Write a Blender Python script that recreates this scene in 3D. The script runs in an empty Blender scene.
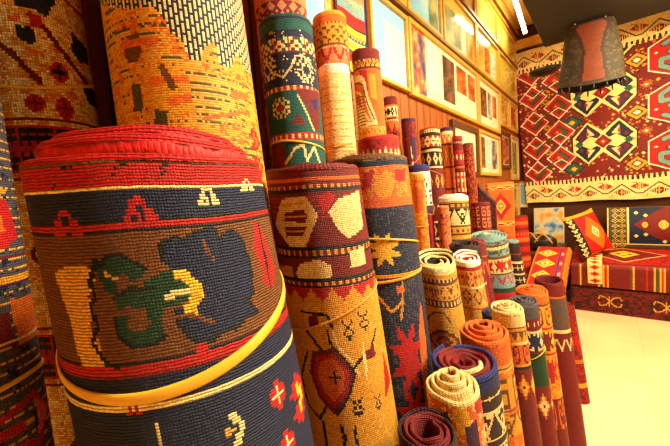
import bpy, math, random
import numpy as np
from mathutils import Vector, Matrix
S = bpy.context.scene
COL = S.collection
rng = np.random.default_rng(7)

# ------------------------------------------------------------------ camera
YAW, PITCH, ROLL = math.radians(40.3), math.radians(3.86), math.radians(3.8)
EYE = np.array([1.0, 0.0, 1.4])
_z = np.array([0, 0, 1.]); _F = np.array([-math.sin(YAW), math.cos(YAW), 0]); _R = np.array([math.cos(YAW), math.sin(YAW), 0])
FWD = math.cos(PITCH)*_F - math.sin(PITCH)*_z
_U = math.sin(PITCH)*_F + math.cos(PITCH)*_z
RT = math.cos(ROLL)*_R - math.sin(ROLL)*_U
UP = math.sin(ROLL)*_R + math.cos(ROLL)*_U
cam = bpy.data.cameras.new('camera'); co = bpy.data.objects.new('camera', cam); COL.objects.link(co)
cam.sensor_width = 36; cam.lens = 36*326/670; cam.clip_start = 0.02
m = Matrix.Identity(4)
for i in range(3):
    m[i][0], m[i][1], m[i][2], m[i][3] = RT[i], UP[i], -FWD[i], EYE[i]
co.matrix_world = m
S.camera = co

# ------------------------------------------------------------------ world, lights, exposure
S.view_settings.view_transform = 'Standard'
S.view_settings.look = 'None'
S.view_settings.gamma = 1
S.view_settings.exposure = 0.12
w = bpy.data.worlds.new('world'); S.world = w; w.use_nodes = True
w.node_tree.nodes['Background'].inputs[0].default_value = (1.0, .72, .40, 1)
w.node_tree.nodes['Background'].inputs[1].default_value = 0.22
def area(name, loc, aim, sx, sy, power, color):
    l = bpy.data.lights.new(name, 'AREA'); l.shape = 'RECTANGLE'; l.size = sx; l.size_y = sy
    l.energy = power; l.color = color
    o = bpy.data.objects.new(name, l); COL.objects.link(o); o.location = loc
    o.rotation_euler = (Vector(aim)-Vector(loc)).to_track_quat('-Z', 'Y').to_euler()
    return o
area('added_light_near', (1.5, 1.15, 2.93), (.6, .8, 1.2), .25, 1.6, 190, (1, .89, .60))  # unseen area light without a fixture, added to light the rolls from upper right
area('added_light_middle', (1.6, 2.7, 2.93), (.8, 2.6, .8), .25, 1.3, 120, (1, .82, .42))  # added out of view to brighten the aisle and its floor
area('added_light_sofa', (1.75, 3.9, 2.93), (1.2, 4.6, .6), 1.0, .25, 62, (1, .82, .40))  # another unseen light, added to brighten the divan end

# ------------------------------------------------------------------ helpers
def tag(o, label=None, cat=None, group=None, kind=None):
    if label: o['label'] = label
    if cat: o['category'] = cat
    if group: o['group'] = group
    if kind: o['kind'] = kind
    return o
def empty(name, loc=(0, 0, 0), rz=0):
    o = bpy.data.objects.new(name, None); COL.objects.link(o); o.location = loc
    o.rotation_euler = (0, 0, rz); o.empty_display_size = .1
    return o
def link(name, me, mat, parent=None):
    o = bpy.data.objects.new(name, me); COL.objects.link(o)
    if mat is not None: me.materials.append(mat)
    if parent is not None: o.parent = parent
    return o
def mesh_fast(name, V, Q, smooth=True, colors=None, uvs=None):
    """V (n,3), Q (m,4) quads, colors (m,3) linear per face, uvs (m,4,2) per corner"""
    V = np.asarray(V, np.float32); Q = np.asarray(Q, np.int32)
    me = bpy.data.meshes.new(name)
    me.vertices.add(len(V)); me.vertices.foreach_set('co', V.ravel())
    me.loops.add(Q.size); me.loops.foreach_set('vertex_index', Q.ravel())
    me.polygons.add(len(Q)); me.polygons.foreach_set('loop_start', np.arange(0, Q.size, 4, dtype=np.int32))
    me.update(calc_edges=True)
    me.polygons.foreach_set('use_smooth', np.full(len(Q), smooth))
    if colors is not None:
        a = me.color_attributes.new('knots', 'FLOAT_COLOR', 'CORNER')
        c = np.ones((len(Q), 4, 4), np.float32); c[:, :, :3] = np.asarray(colors)[:, None, :]
        a.data.foreach_set('color', c.ravel())
    if uvs is not None:
        u = me.uv_layers.new(name='UVMap'); u.data.foreach_set('uv', np.asarray(uvs, np.float32).ravel())
    me.validate(); me.update()
    return me
class MB:
    def __init__(s): s.v = []; s.f = []
    def box(s, x0, y0, z0, x1, y1, z1, M=None):
        P = [(x0,y0,z0),(x1,y0,z0),(x1,y1,z0),(x0,y1,z0),(x0,y0,z1),(x1,y0,z1),(x1,y1,z1),(x0,y1,z1)]
        if M is not None: P = [tuple(M @ Vector(p)) for p in P]
        b = len(s.v); s.v += P
        s.f += [tuple(b+i for i in q) for q in ((3,2,1,0),(4,5,6,7),(0,1,5,4),(1,2,6,5),(2,3,7,6),(3,0,4,7))]
        return s
    def tube(s, pts, r, n=10, closed_ends=True):
        pts = [Vector(p) for p in pts]; b = len(s.v); up = None
        for i, p in enumerate(pts):
            d = (pts[min(i+1, len(pts)-1)] - pts[max(i-1, 0)]).normalized()
            if up is None: up = d.orthogonal().normalized()
            a = (up - d*up.dot(d)).normalized(); up = a; c = d.cross(a)
            rr = r[i] if isinstance(r, (list, tuple)) else r
            for k in range(n):
                t = 2*math.pi*k/n; s.v.append(tuple(p + (a*math.cos(t)+c*math.sin(t))*rr))
        for i in range(len(pts)-1):
            for k in range(n):
                s.f.append((b+i*n+k, b+i*n+(k+1) % n, b+(i+1)*n+(k+1) % n, b+(i+1)*n+k))
        if closed_ends:
            s.f.append(tuple(b+k for k in reversed(range(n)))); e = b+(len(pts)-1)*n
            s.f.append(tuple(e+k for k in range(n)))
        return s
    def build(s, name, mat, parent=None, smooth=False, bevel=0):
        me = bpy.data.meshes.new(name); me.from_pydata(s.v, [], s.f); me.update()
        if smooth: me.polygons.foreach_set('use_smooth', [True]*len(me.polygons))
        o = link(name, me, mat, parent)
        if bevel:
            bm = o.modifiers.new('bevel', 'BEVEL'); bm.width = bevel; bm.segments = 2; bm.limit_method = 'ANGLE'
        return o

def lin(c):
    c = np.asarray(c, float)/255.
    return np.where(c <= .04045, c/12.92, ((c+.055)/1.055)**2.4)
PAL = dict(R=(190,20,14), D=(130,10,10), M=(62,6,16), N=(28,38,78), K=(20,15,18), B=(124,76,24), O=(222,114,22), T=(222,168,70),
           C=(238,212,150), W=(244,234,212), Y=(240,190,50), G=(26,74,44), E=(18,98,92), S=(226,140,88), P=(84,34,84), L=(134,160,156),
           Z=(52,38,18), V=(92,66,30), X=(120,52,16), Q=(92,84,90), H=(224,160,38), U=(26,40,118), J=(92,84,44))
PALL = {k: lin(v)**1.22 for k, v in PAL.items()}
KEYS = list(PALL); KI = {k: i for i, k in enumerate(KEYS)}
PTAB = np.array([PALL[k] for k in KEYS])

BM = {
'arrow': ["...aa...", "..aaaa..", "..a..a..", ".aa..aa.", ".aaa.aa.", "aa.a.aaa", "aaaa.aaa"],
'hookY': ["..aaaa...", "..aaaaa..", "....aaaa.", "bbb...aaa", "bbbbb.aaa", "bbb...aaa", "....aaaa.", "..aaaaa..", "..aaaa..."],
'flower': ["..aaa..", ".aabaa.", "aaabaaa", "abbbbba", "aaabaaa", ".aabaa.", "..aaa.."],
'leaf': ["..a...", ".aaa..", ".aba..", "aabaa.", ".abba.", "..abaa", ".aaba.", ".aba..", "aaaa..", "..a..."],
'dash': ["aab."],
'tri': ["aaaaaaaaa", ".aaaaaaa.", "..aaaaa..", "...aaa...", "....a...."],
'cross': ["..a..", "..a..", "aaaaa", "..a..", "..a..", "....."],
'ex': ["a...a", ".a.a.", "..a..", ".a.a.", "a...a", ".aaa.", "..a.."],
'star': ["....a.....a....", "....aa...aa....", "....aaa.aaa....", ".....aaaaa.....", "aaaaaaaaaaaaaaa", ".aaaaaaaaaaaaa.", "...aaaaaaaaa...", "....aaaaaaa....", "...aaaaaaaaa...", ".aaaaaaaaaaaaa.", "aaaaaaaaaaaaaaa", ".....aaaaa.....", "....aaa.aaa....", "....aa...aa....", "....a.....a...."],
'grid': ["aaaa", "abab", "aaaa", "abab"],
'zig': ["aabbccaa", "abbaacca", "bbaaaacc", "baabbaac", "abbaacca"],
'zig2': ["aabbbbaa", "abaabbab", "baabbaba", "bbbbaabb"],
'wheel': ["..a.a.a..", ".a..a..a.", "a.aa.aa.a", "..a.b.a..", "aa.bbb.aa", "..a.b.a..", "a.aa.aa.a", ".a..a..a.", "..a.a.a.."],
'dia': ["...a...", "..aca..", ".accca.", "accbcca", ".accca.", "..aca..", "...a..."],
'check': ["aa..aa..", "ab..ba..", "..aa..aa", "..ba..ab"],
'vee': ["aa.....aa", ".aa...aa.", "..aa.aa..", "...aaa...", "....a...."],
'brk': ["aaaaaa..", "a.......", "a.aaaa..", "a.a..a..", "a....a..", "aaaaaa.."],
'hook': ["aaaaaa....aaaaaa", ".aa..........aa.", "..aa..aaaa..aa..", "...aa.a..a.aa...", "....aaa..aaa....", ".....aaaaaa.....", "......aaaa......", ".....aa..aa....."],
'curl': [".aaa....aaa.", "a...a..a...a", "a.a.a..a.a.a", "aa..a..a..aa", "....a..a....", "...aa..aa...", ".aaa....aaa."],
'medal': ["....aaaaaa....", "..aaabbbbaaa..", ".aab.aaaa.baa.", "aab.aabbaa.baa", "ab.aab..baa.ba", "aab.aabbaa.baa", ".aab.aaaa.baa.", "..aaabbbbaaa..", "....aaaaaa...."],
'eagle': ["a..aa..aa..a", "aa.aaaaaa.aa", "aaaaaaaaaaaa", ".aaaaaaaaaa.", "..aaaaaaaa..", ".aaaaaaaaaa.", "aaa.aaaa.aaa", "a...aaaa...a"],
}
class Canvas:
    """a woven pattern: rows run down from t=0, columns run across from s0; millimetres"""
    def __init__(c, s0, s1, t1, cell, base):
        c.cell = cell; c.s0 = s0; c.nc = max(8, int(round((s1-s0)/cell))); c.nr = int(math.ceil(t1/cell))
        c.cw = (s1-s0)/c.nc
        c.g = np.full((c.nr, c.nc), KI[base]); c.base = base
        c.sc = s0 + (np.arange(c.nc)+.5)*c.cw; c.tc = (np.arange(c.nr)+.5)*cell
        c.wrap = False
    def rows(c, a, b): return max(0, int(round(a/c.cell))), max(0, min(c.nr, int(round(b/c.cell))))
    def cols(c, a, b): return max(0, int(round((a-c.s0)/c.cw))), max(0, min(c.nc, int(round((b-c.s0)/c.cw))))
    def band(c, k, t0, t1):
        if t1 <= 0: return
        a, b = c.rows(t0, t1); b = max(b, a+1) if t1-t0 > 0 else b
        c.g[a:b] = KI[k]
    def rect(c, k, s0, t0, s1, t1):
        a, b = c.rows(t0, t1); p, q = c.cols(s0, s1); c.g[a:b, p:q] = KI[k]
    def poly(c, k, pts):
        P = np.asarray(pts, float).reshape(-1, 2)
        a, b = c.rows(P[:, 1].min()-c.cell, P[:, 1].max()+c.cell); p, q = c.cols(P[:, 0].min()-c.cell, P[:, 0].max()+c.cell)
        if b <= a or q <= p: return
        X, Y = np.meshgrid(c.sc[p:q], c.tc[a:b]); ins = np.zeros(X.shape, bool); n = len(P)
        for i in range(n):
            x0, y0 = P[i]; x1, y1 = P[(i+1) % n]
            if y0 == y1: continue
            cr = ((y0 > Y) != (y1 > Y)) & (X < (x1-x0)*(Y-y0)/(y1-y0)+x0)
            ins ^= cr
        g = c.g[a:b, p:q]; g[ins] = KI[k]
    def line(c, k, wd, pts):
        P = np.asarray(pts, float).reshape(-1, 2); wd = max(wd, c.cell*1.25)/2
        for i in range(len(P)-1):
            A, B = P[i], P[i+1]
            a, b = c.rows(min(A[1], B[1])-wd-c.cell, max(A[1], B[1])+wd+c.cell); p, q = c.cols(min(A[0], B[0])-wd-c.cell, max(A[0], B[0])+wd+c.cell)
            if b <= a or q <= p: continue
            X, Y = np.meshgrid(c.sc[p:q], c.tc[a:b]); d = B-A; L = max(d@d, 1e-9)
            t = np.clip(((X-A[0])*d[0]+(Y-A[1])*d[1])/L, 0, 1)
            g = c.g[a:b, p:q]; g[np.hypot(X-A[0]-t*d[0], Y-A[1]-t*d[1]) <= wd] = KI[k]
    def motif(c, name, cm, s0, t0, s1, t1):
        if s1 < s0: s0, s1 = s1, s0
        M = BM[name]; h, w_ = len(M), len(M[0]); a, b = c.rows(t0, t1); b = max(b, a+1); p, q = c.cols(s0, s1); q = max(q, p+1)
        for i in range(a, min(b, c.nr)):
            r = M[min(h-1, int((i-a+.5)/(b-a)*h))]
            for j in range(p, min(q, c.nc)):
                ch = r[min(w_-1, int((j-p+.5)/(q-p)*w_))]
                if ch in cm: c.g[i, j] = KI[cm[ch]]
    def run(c, ops):
        half = (c.nc*c.cw)/2
        for o in ops:
            k = o[0]
            if k == 'b': c.band(o[1], o[2], o[3])
            elif k == 'p': c.poly(o[1], o[2])
            elif k == 'l': c.line(o[1], o[2], o[3])
            elif k == 'm': c.motif(*o[1:])
            elif k == 'r':
                if 'b' in o[2] : c.band(o[2]['b'], o[3], o[4])
                per = half/max(3, o[5]-1) if o[5] > 3 else half/o[5]
                n = int(round(2*half/per)); per = 2*half/n
                for i in range(n): c.motif(o[1], o[2], c.s0+i*per, o[3], c.s0+(i+.92)*per, o[4])
            elif k == 'n':
                a, b = c.rows(o[4], o[5]); g = c.g[a:b]
                sh = (g.shape[0]//3+1, g.shape[1]//4+1)
                f = rng.random(sh).repeat(3, 0).repeat(4, 1)[:g.shape[0], :g.shape[1]]*.55 + rng.random(g.shape)*.45
                th = np.quantile(f, o[3]) if f.size else 0
                g[(g == KI[o[2]]) & (f < th)] = KI[o[1]]
            elif k == 'hz':
                a, b = c.rows(o[3], o[4]); base = KI[o[5]] if len(o) > 5 else KI[c.base if k != 'x' else c.base]
                for i in range(a, b):
                    if (i*c.cell) % o[2] < c.cell:
                        mk = rng.random(c.nc).repeat(1) < .75; r = c.g[i]; r[mk & (r == base)] = KI[o[1]]
            elif k == 'v':
                a, b = c.rows(o[3], o[4])
                for j in range(c.nc):
                    if (j*c.cw) % (o[2]*1.6) < c.cw:
                        mk = rng.random(b-a) < .3; r = c.g[a:b, j]; r[mk & (r == KI['N'])] = KI[o[1]]
            elif k == 'hzp':
                s0, s1 = sorted((o[2], o[4])); a, b = c.rows(o[3], o[5]); p, q = c.cols(s0, s1)
                c.g[a:b:3, p:q] = KI[o[1]]
            elif k == 'rope':
                a, b = c.rows(o[4], o[5]) if len(o) > 4 else (0, c.nr)
                for j in range(c.nc):
                    if j % 2 == 0:
                        r = c.g[a:b, j]; mk = ((np.arange(a, b)+j) % 5 != 0); r[mk & (r == KI[o[2]])] = KI[o[1]]
            elif k == 'x':
                a = int(o[1]/c.cell); lo = max(0, int(o[2]/c.cell)); L = max(1, a-lo-1)
                if a < 4 or a >= c.nr or L < 3: continue
                for i in range(a, c.nr):
                    d = (i-a) % (2*L); d = d if d < L else 2*L-1-d
                    c.g[i] = c.g[max(0, a-1-d)]
    def mirror(c):
        q = c.nc//4
        c.g[:, :q] = c.g[:, q:2*q][:, ::-1]; c.g[:, c.nc-q:] = c.g[:, c.nc-2*q:c.nc-q][:, ::-1]

# ------------------------------------------------------------------ materials
def newmat(name, rough=.6, color=None, spec=.3):
    mt = bpy.data.materials.new(name); mt.use_nodes = True; n = mt.node_tree.nodes; b = n['Principled BSDF']
    b.inputs['Roughness'].default_value = rough; b.inputs['Specular IOR Level'].default_value = spec
    if color is not None: b.inputs['Base Color'].default_value = (*lin(color), 1)
    return mt, n, mt.node_tree.links, b
def noisy(name, color, rough=.6, var=.25, scale=20, bump=.1, spec=.3, stretch=(1, 1, 1), dist=.002):
    mt, n, l, b = newmat(name, rough, color, spec)
    tc = n.new('ShaderNodeTexCoord'); mp = n.new('ShaderNodeMapping'); mp.inputs['Scale'].default_value = stretch
    nz = n.new('ShaderNodeTexNoise'); nz.inputs['Scale'].default_value = scale; nz.inputs['Detail'].default_value = 5
    l.new(tc.outputs['Object'], mp.inputs[0]); l.new(mp.outputs[0], nz.inputs['Vector'])
    mr = n.new('ShaderNodeMapRange'); mr.inputs[1].default_value = .3; mr.inputs[2].default_value = .7
    mr.inputs[3].default_value = 1-var; mr.inputs[4].default_value = 1+var; l.new(nz.outputs[0], mr.inputs[0])
    vm = n.new('ShaderNodeVectorMath'); vm.operation = 'SCALE'; vm.inputs[0].default_value = tuple(lin(color)); l.new(mr.outputs[0], vm.inputs['Scale'])
    l.new(vm.outputs[0], b.inputs['Base Color'])
    bp = n.new('ShaderNodeBump'); bp.inputs['Strength'].default_value = min(1, bump*4); bp.inputs['Distance'].default_value = dist
    l.new(nz.outputs[0], bp.inputs['Height']); l.new(bp.outputs[0], b.inputs['Normal'])
    return mt
def math_node(n, l, op, a, b=None):
    x = n.new('ShaderNodeMath'); x.operation = op
    for i, v in enumerate((a, b)):
        if v is None: continue
        if isinstance(v, (int, float)): x.inputs[i].default_value = v
        else: l.new(v, x.inputs[i])
    return x.outputs[0]
def weave(name, rib=.5, gap=.45, dist=.0016, rough=.62, spec=.35, jitter=.45):
    """woven wool: knot colours live on the mesh, the weave (ribs, gaps, uneven yarn) is procedural in knot units"""
    mt, n, l, b = newmat(name, rough, None, spec)
    at = n.new('ShaderNodeAttribute'); at.attribute_name = 'knots'
    uv = n.new('ShaderNodeUVMap'); uv.uv_map = 'UVMap'
    sp = n.new('ShaderNodeSeparateXYZ'); l.new(uv.outputs[0], sp.inputs[0])
    fl = n.new('ShaderNodeVectorMath'); fl.operation = 'FLOOR'; l.new(uv.outputs[0], fl.inputs[0])
    wn = n.new('ShaderNodeTexWhiteNoise'); wn.noise_dimensions = '2D'; l.new(fl.outputs[0], wn.inputs['Vector'])
    dn = n.new('ShaderNodeTexNoise'); dn.inputs['Scale'].default_value = .35; dn.inputs['Detail'].default_value = 2; l.new(uv.outputs[0], dn.inputs['Vector'])
    ds = n.new('ShaderNodeSeparateXYZ'); l.new(dn.outputs['Color'], ds.inputs[0])
    class _o: outputs = [math_node(n, l, 'ADD', sp.outputs[0], math_node(n, l, 'MULTIPLY', math_node(n, l, 'SUBTRACT', ds.outputs[0], .5), .9)), math_node(n, l, 'ADD', sp.outputs[1], math_node(n, l, 'MULTIPLY', math_node(n, l, 'SUBTRACT', ds.outputs[1], .5), .9))]
    sp = _o
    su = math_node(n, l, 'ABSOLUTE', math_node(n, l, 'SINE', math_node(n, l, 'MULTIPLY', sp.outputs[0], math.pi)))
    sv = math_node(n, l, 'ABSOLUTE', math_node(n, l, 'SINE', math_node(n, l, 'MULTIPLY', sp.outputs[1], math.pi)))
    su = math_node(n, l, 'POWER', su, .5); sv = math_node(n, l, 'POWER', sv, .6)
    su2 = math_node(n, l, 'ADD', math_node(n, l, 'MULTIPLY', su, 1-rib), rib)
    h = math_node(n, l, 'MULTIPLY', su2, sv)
    # fibre noise
    nz = n.new('ShaderNodeTexNoise'); nz.inputs['Scale'].default_value = 1.7; nz.inputs['Detail'].default_value = 3; l.new(uv.outputs[0], nz.inputs['Vector'])
    big = n.new('ShaderNodeTexNoise'); big.inputs['Scale'].default_value = .05; big.inputs['Detail'].default_value = 4; l.new(uv.outputs[0], big.inputs['Vector'])
    v1 = math_node(n, l, 'ADD', math_node(n, l, 'MULTIPLY', wn.outputs[0], jitter), 1-jitter*.5)
    v2 = math_node(n, l, 'ADD', math_node(n, l, 'MULTIPLY', nz.outputs[0], .5), .75)
    v3 = math_node(n, l, 'ADD', math_node(n, l, 'MULTIPLY', big.outputs[0], .5), .75)
    g = math_node(n, l, 'ADD', math_node(n, l, 'MULTIPLY', h, gap), 1-gap*.62)  # darker warp threads between knots, with gap occlusion also put into the colour
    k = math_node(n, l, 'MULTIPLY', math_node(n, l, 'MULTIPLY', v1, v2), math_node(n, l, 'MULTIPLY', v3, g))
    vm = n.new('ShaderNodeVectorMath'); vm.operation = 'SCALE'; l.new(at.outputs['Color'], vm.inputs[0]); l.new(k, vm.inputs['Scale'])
    l.new(vm.outputs[0], b.inputs['Base Color'])
    hh = math_node(n, l, 'ADD', h, math_node(n, l, 'MULTIPLY', nz.outputs[0], .35))
    bp = n.new('ShaderNodeBump'); bp.inputs['Strength'].default_value = .9; bp.inputs['Distance'].default_value = dist
    l.new(hh, bp.inputs['Height']); l.new(bp.outputs[0], b.inputs['Normal'])
    return mt
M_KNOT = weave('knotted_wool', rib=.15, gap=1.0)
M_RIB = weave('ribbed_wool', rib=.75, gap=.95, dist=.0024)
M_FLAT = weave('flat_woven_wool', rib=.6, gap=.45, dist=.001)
M_BAND = noisy('yellow_rubber', (236,178,50), rough=.4, var=.08, scale=30, bump=.02, spec=.5)
M_STRING = noisy('ochre_string', (214,150,60), rough=.6, var=.15, scale=60, bump=.05)
M_GOLD = noisy('gold_frame_wood', (206,146,52), rough=.35, var=.18, scale=14, bump=.04, spec=.5, stretch=(1,1,6))
M_DKWOOD = noisy('dark_brown_wood', (84,44,20), rough=.45, var=.25, scale=12, bump=.06, stretch=(1,1,6))
M_BLACKISH = noisy('black_leather', (26,18,16), rough=.4, var=.3, scale=40, bump=.1, spec=.5)
M_PIPE = noisy('yellow_painted_metal', (226,160,50), rough=.4, var=.1, scale=12, bump=.02)
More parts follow.
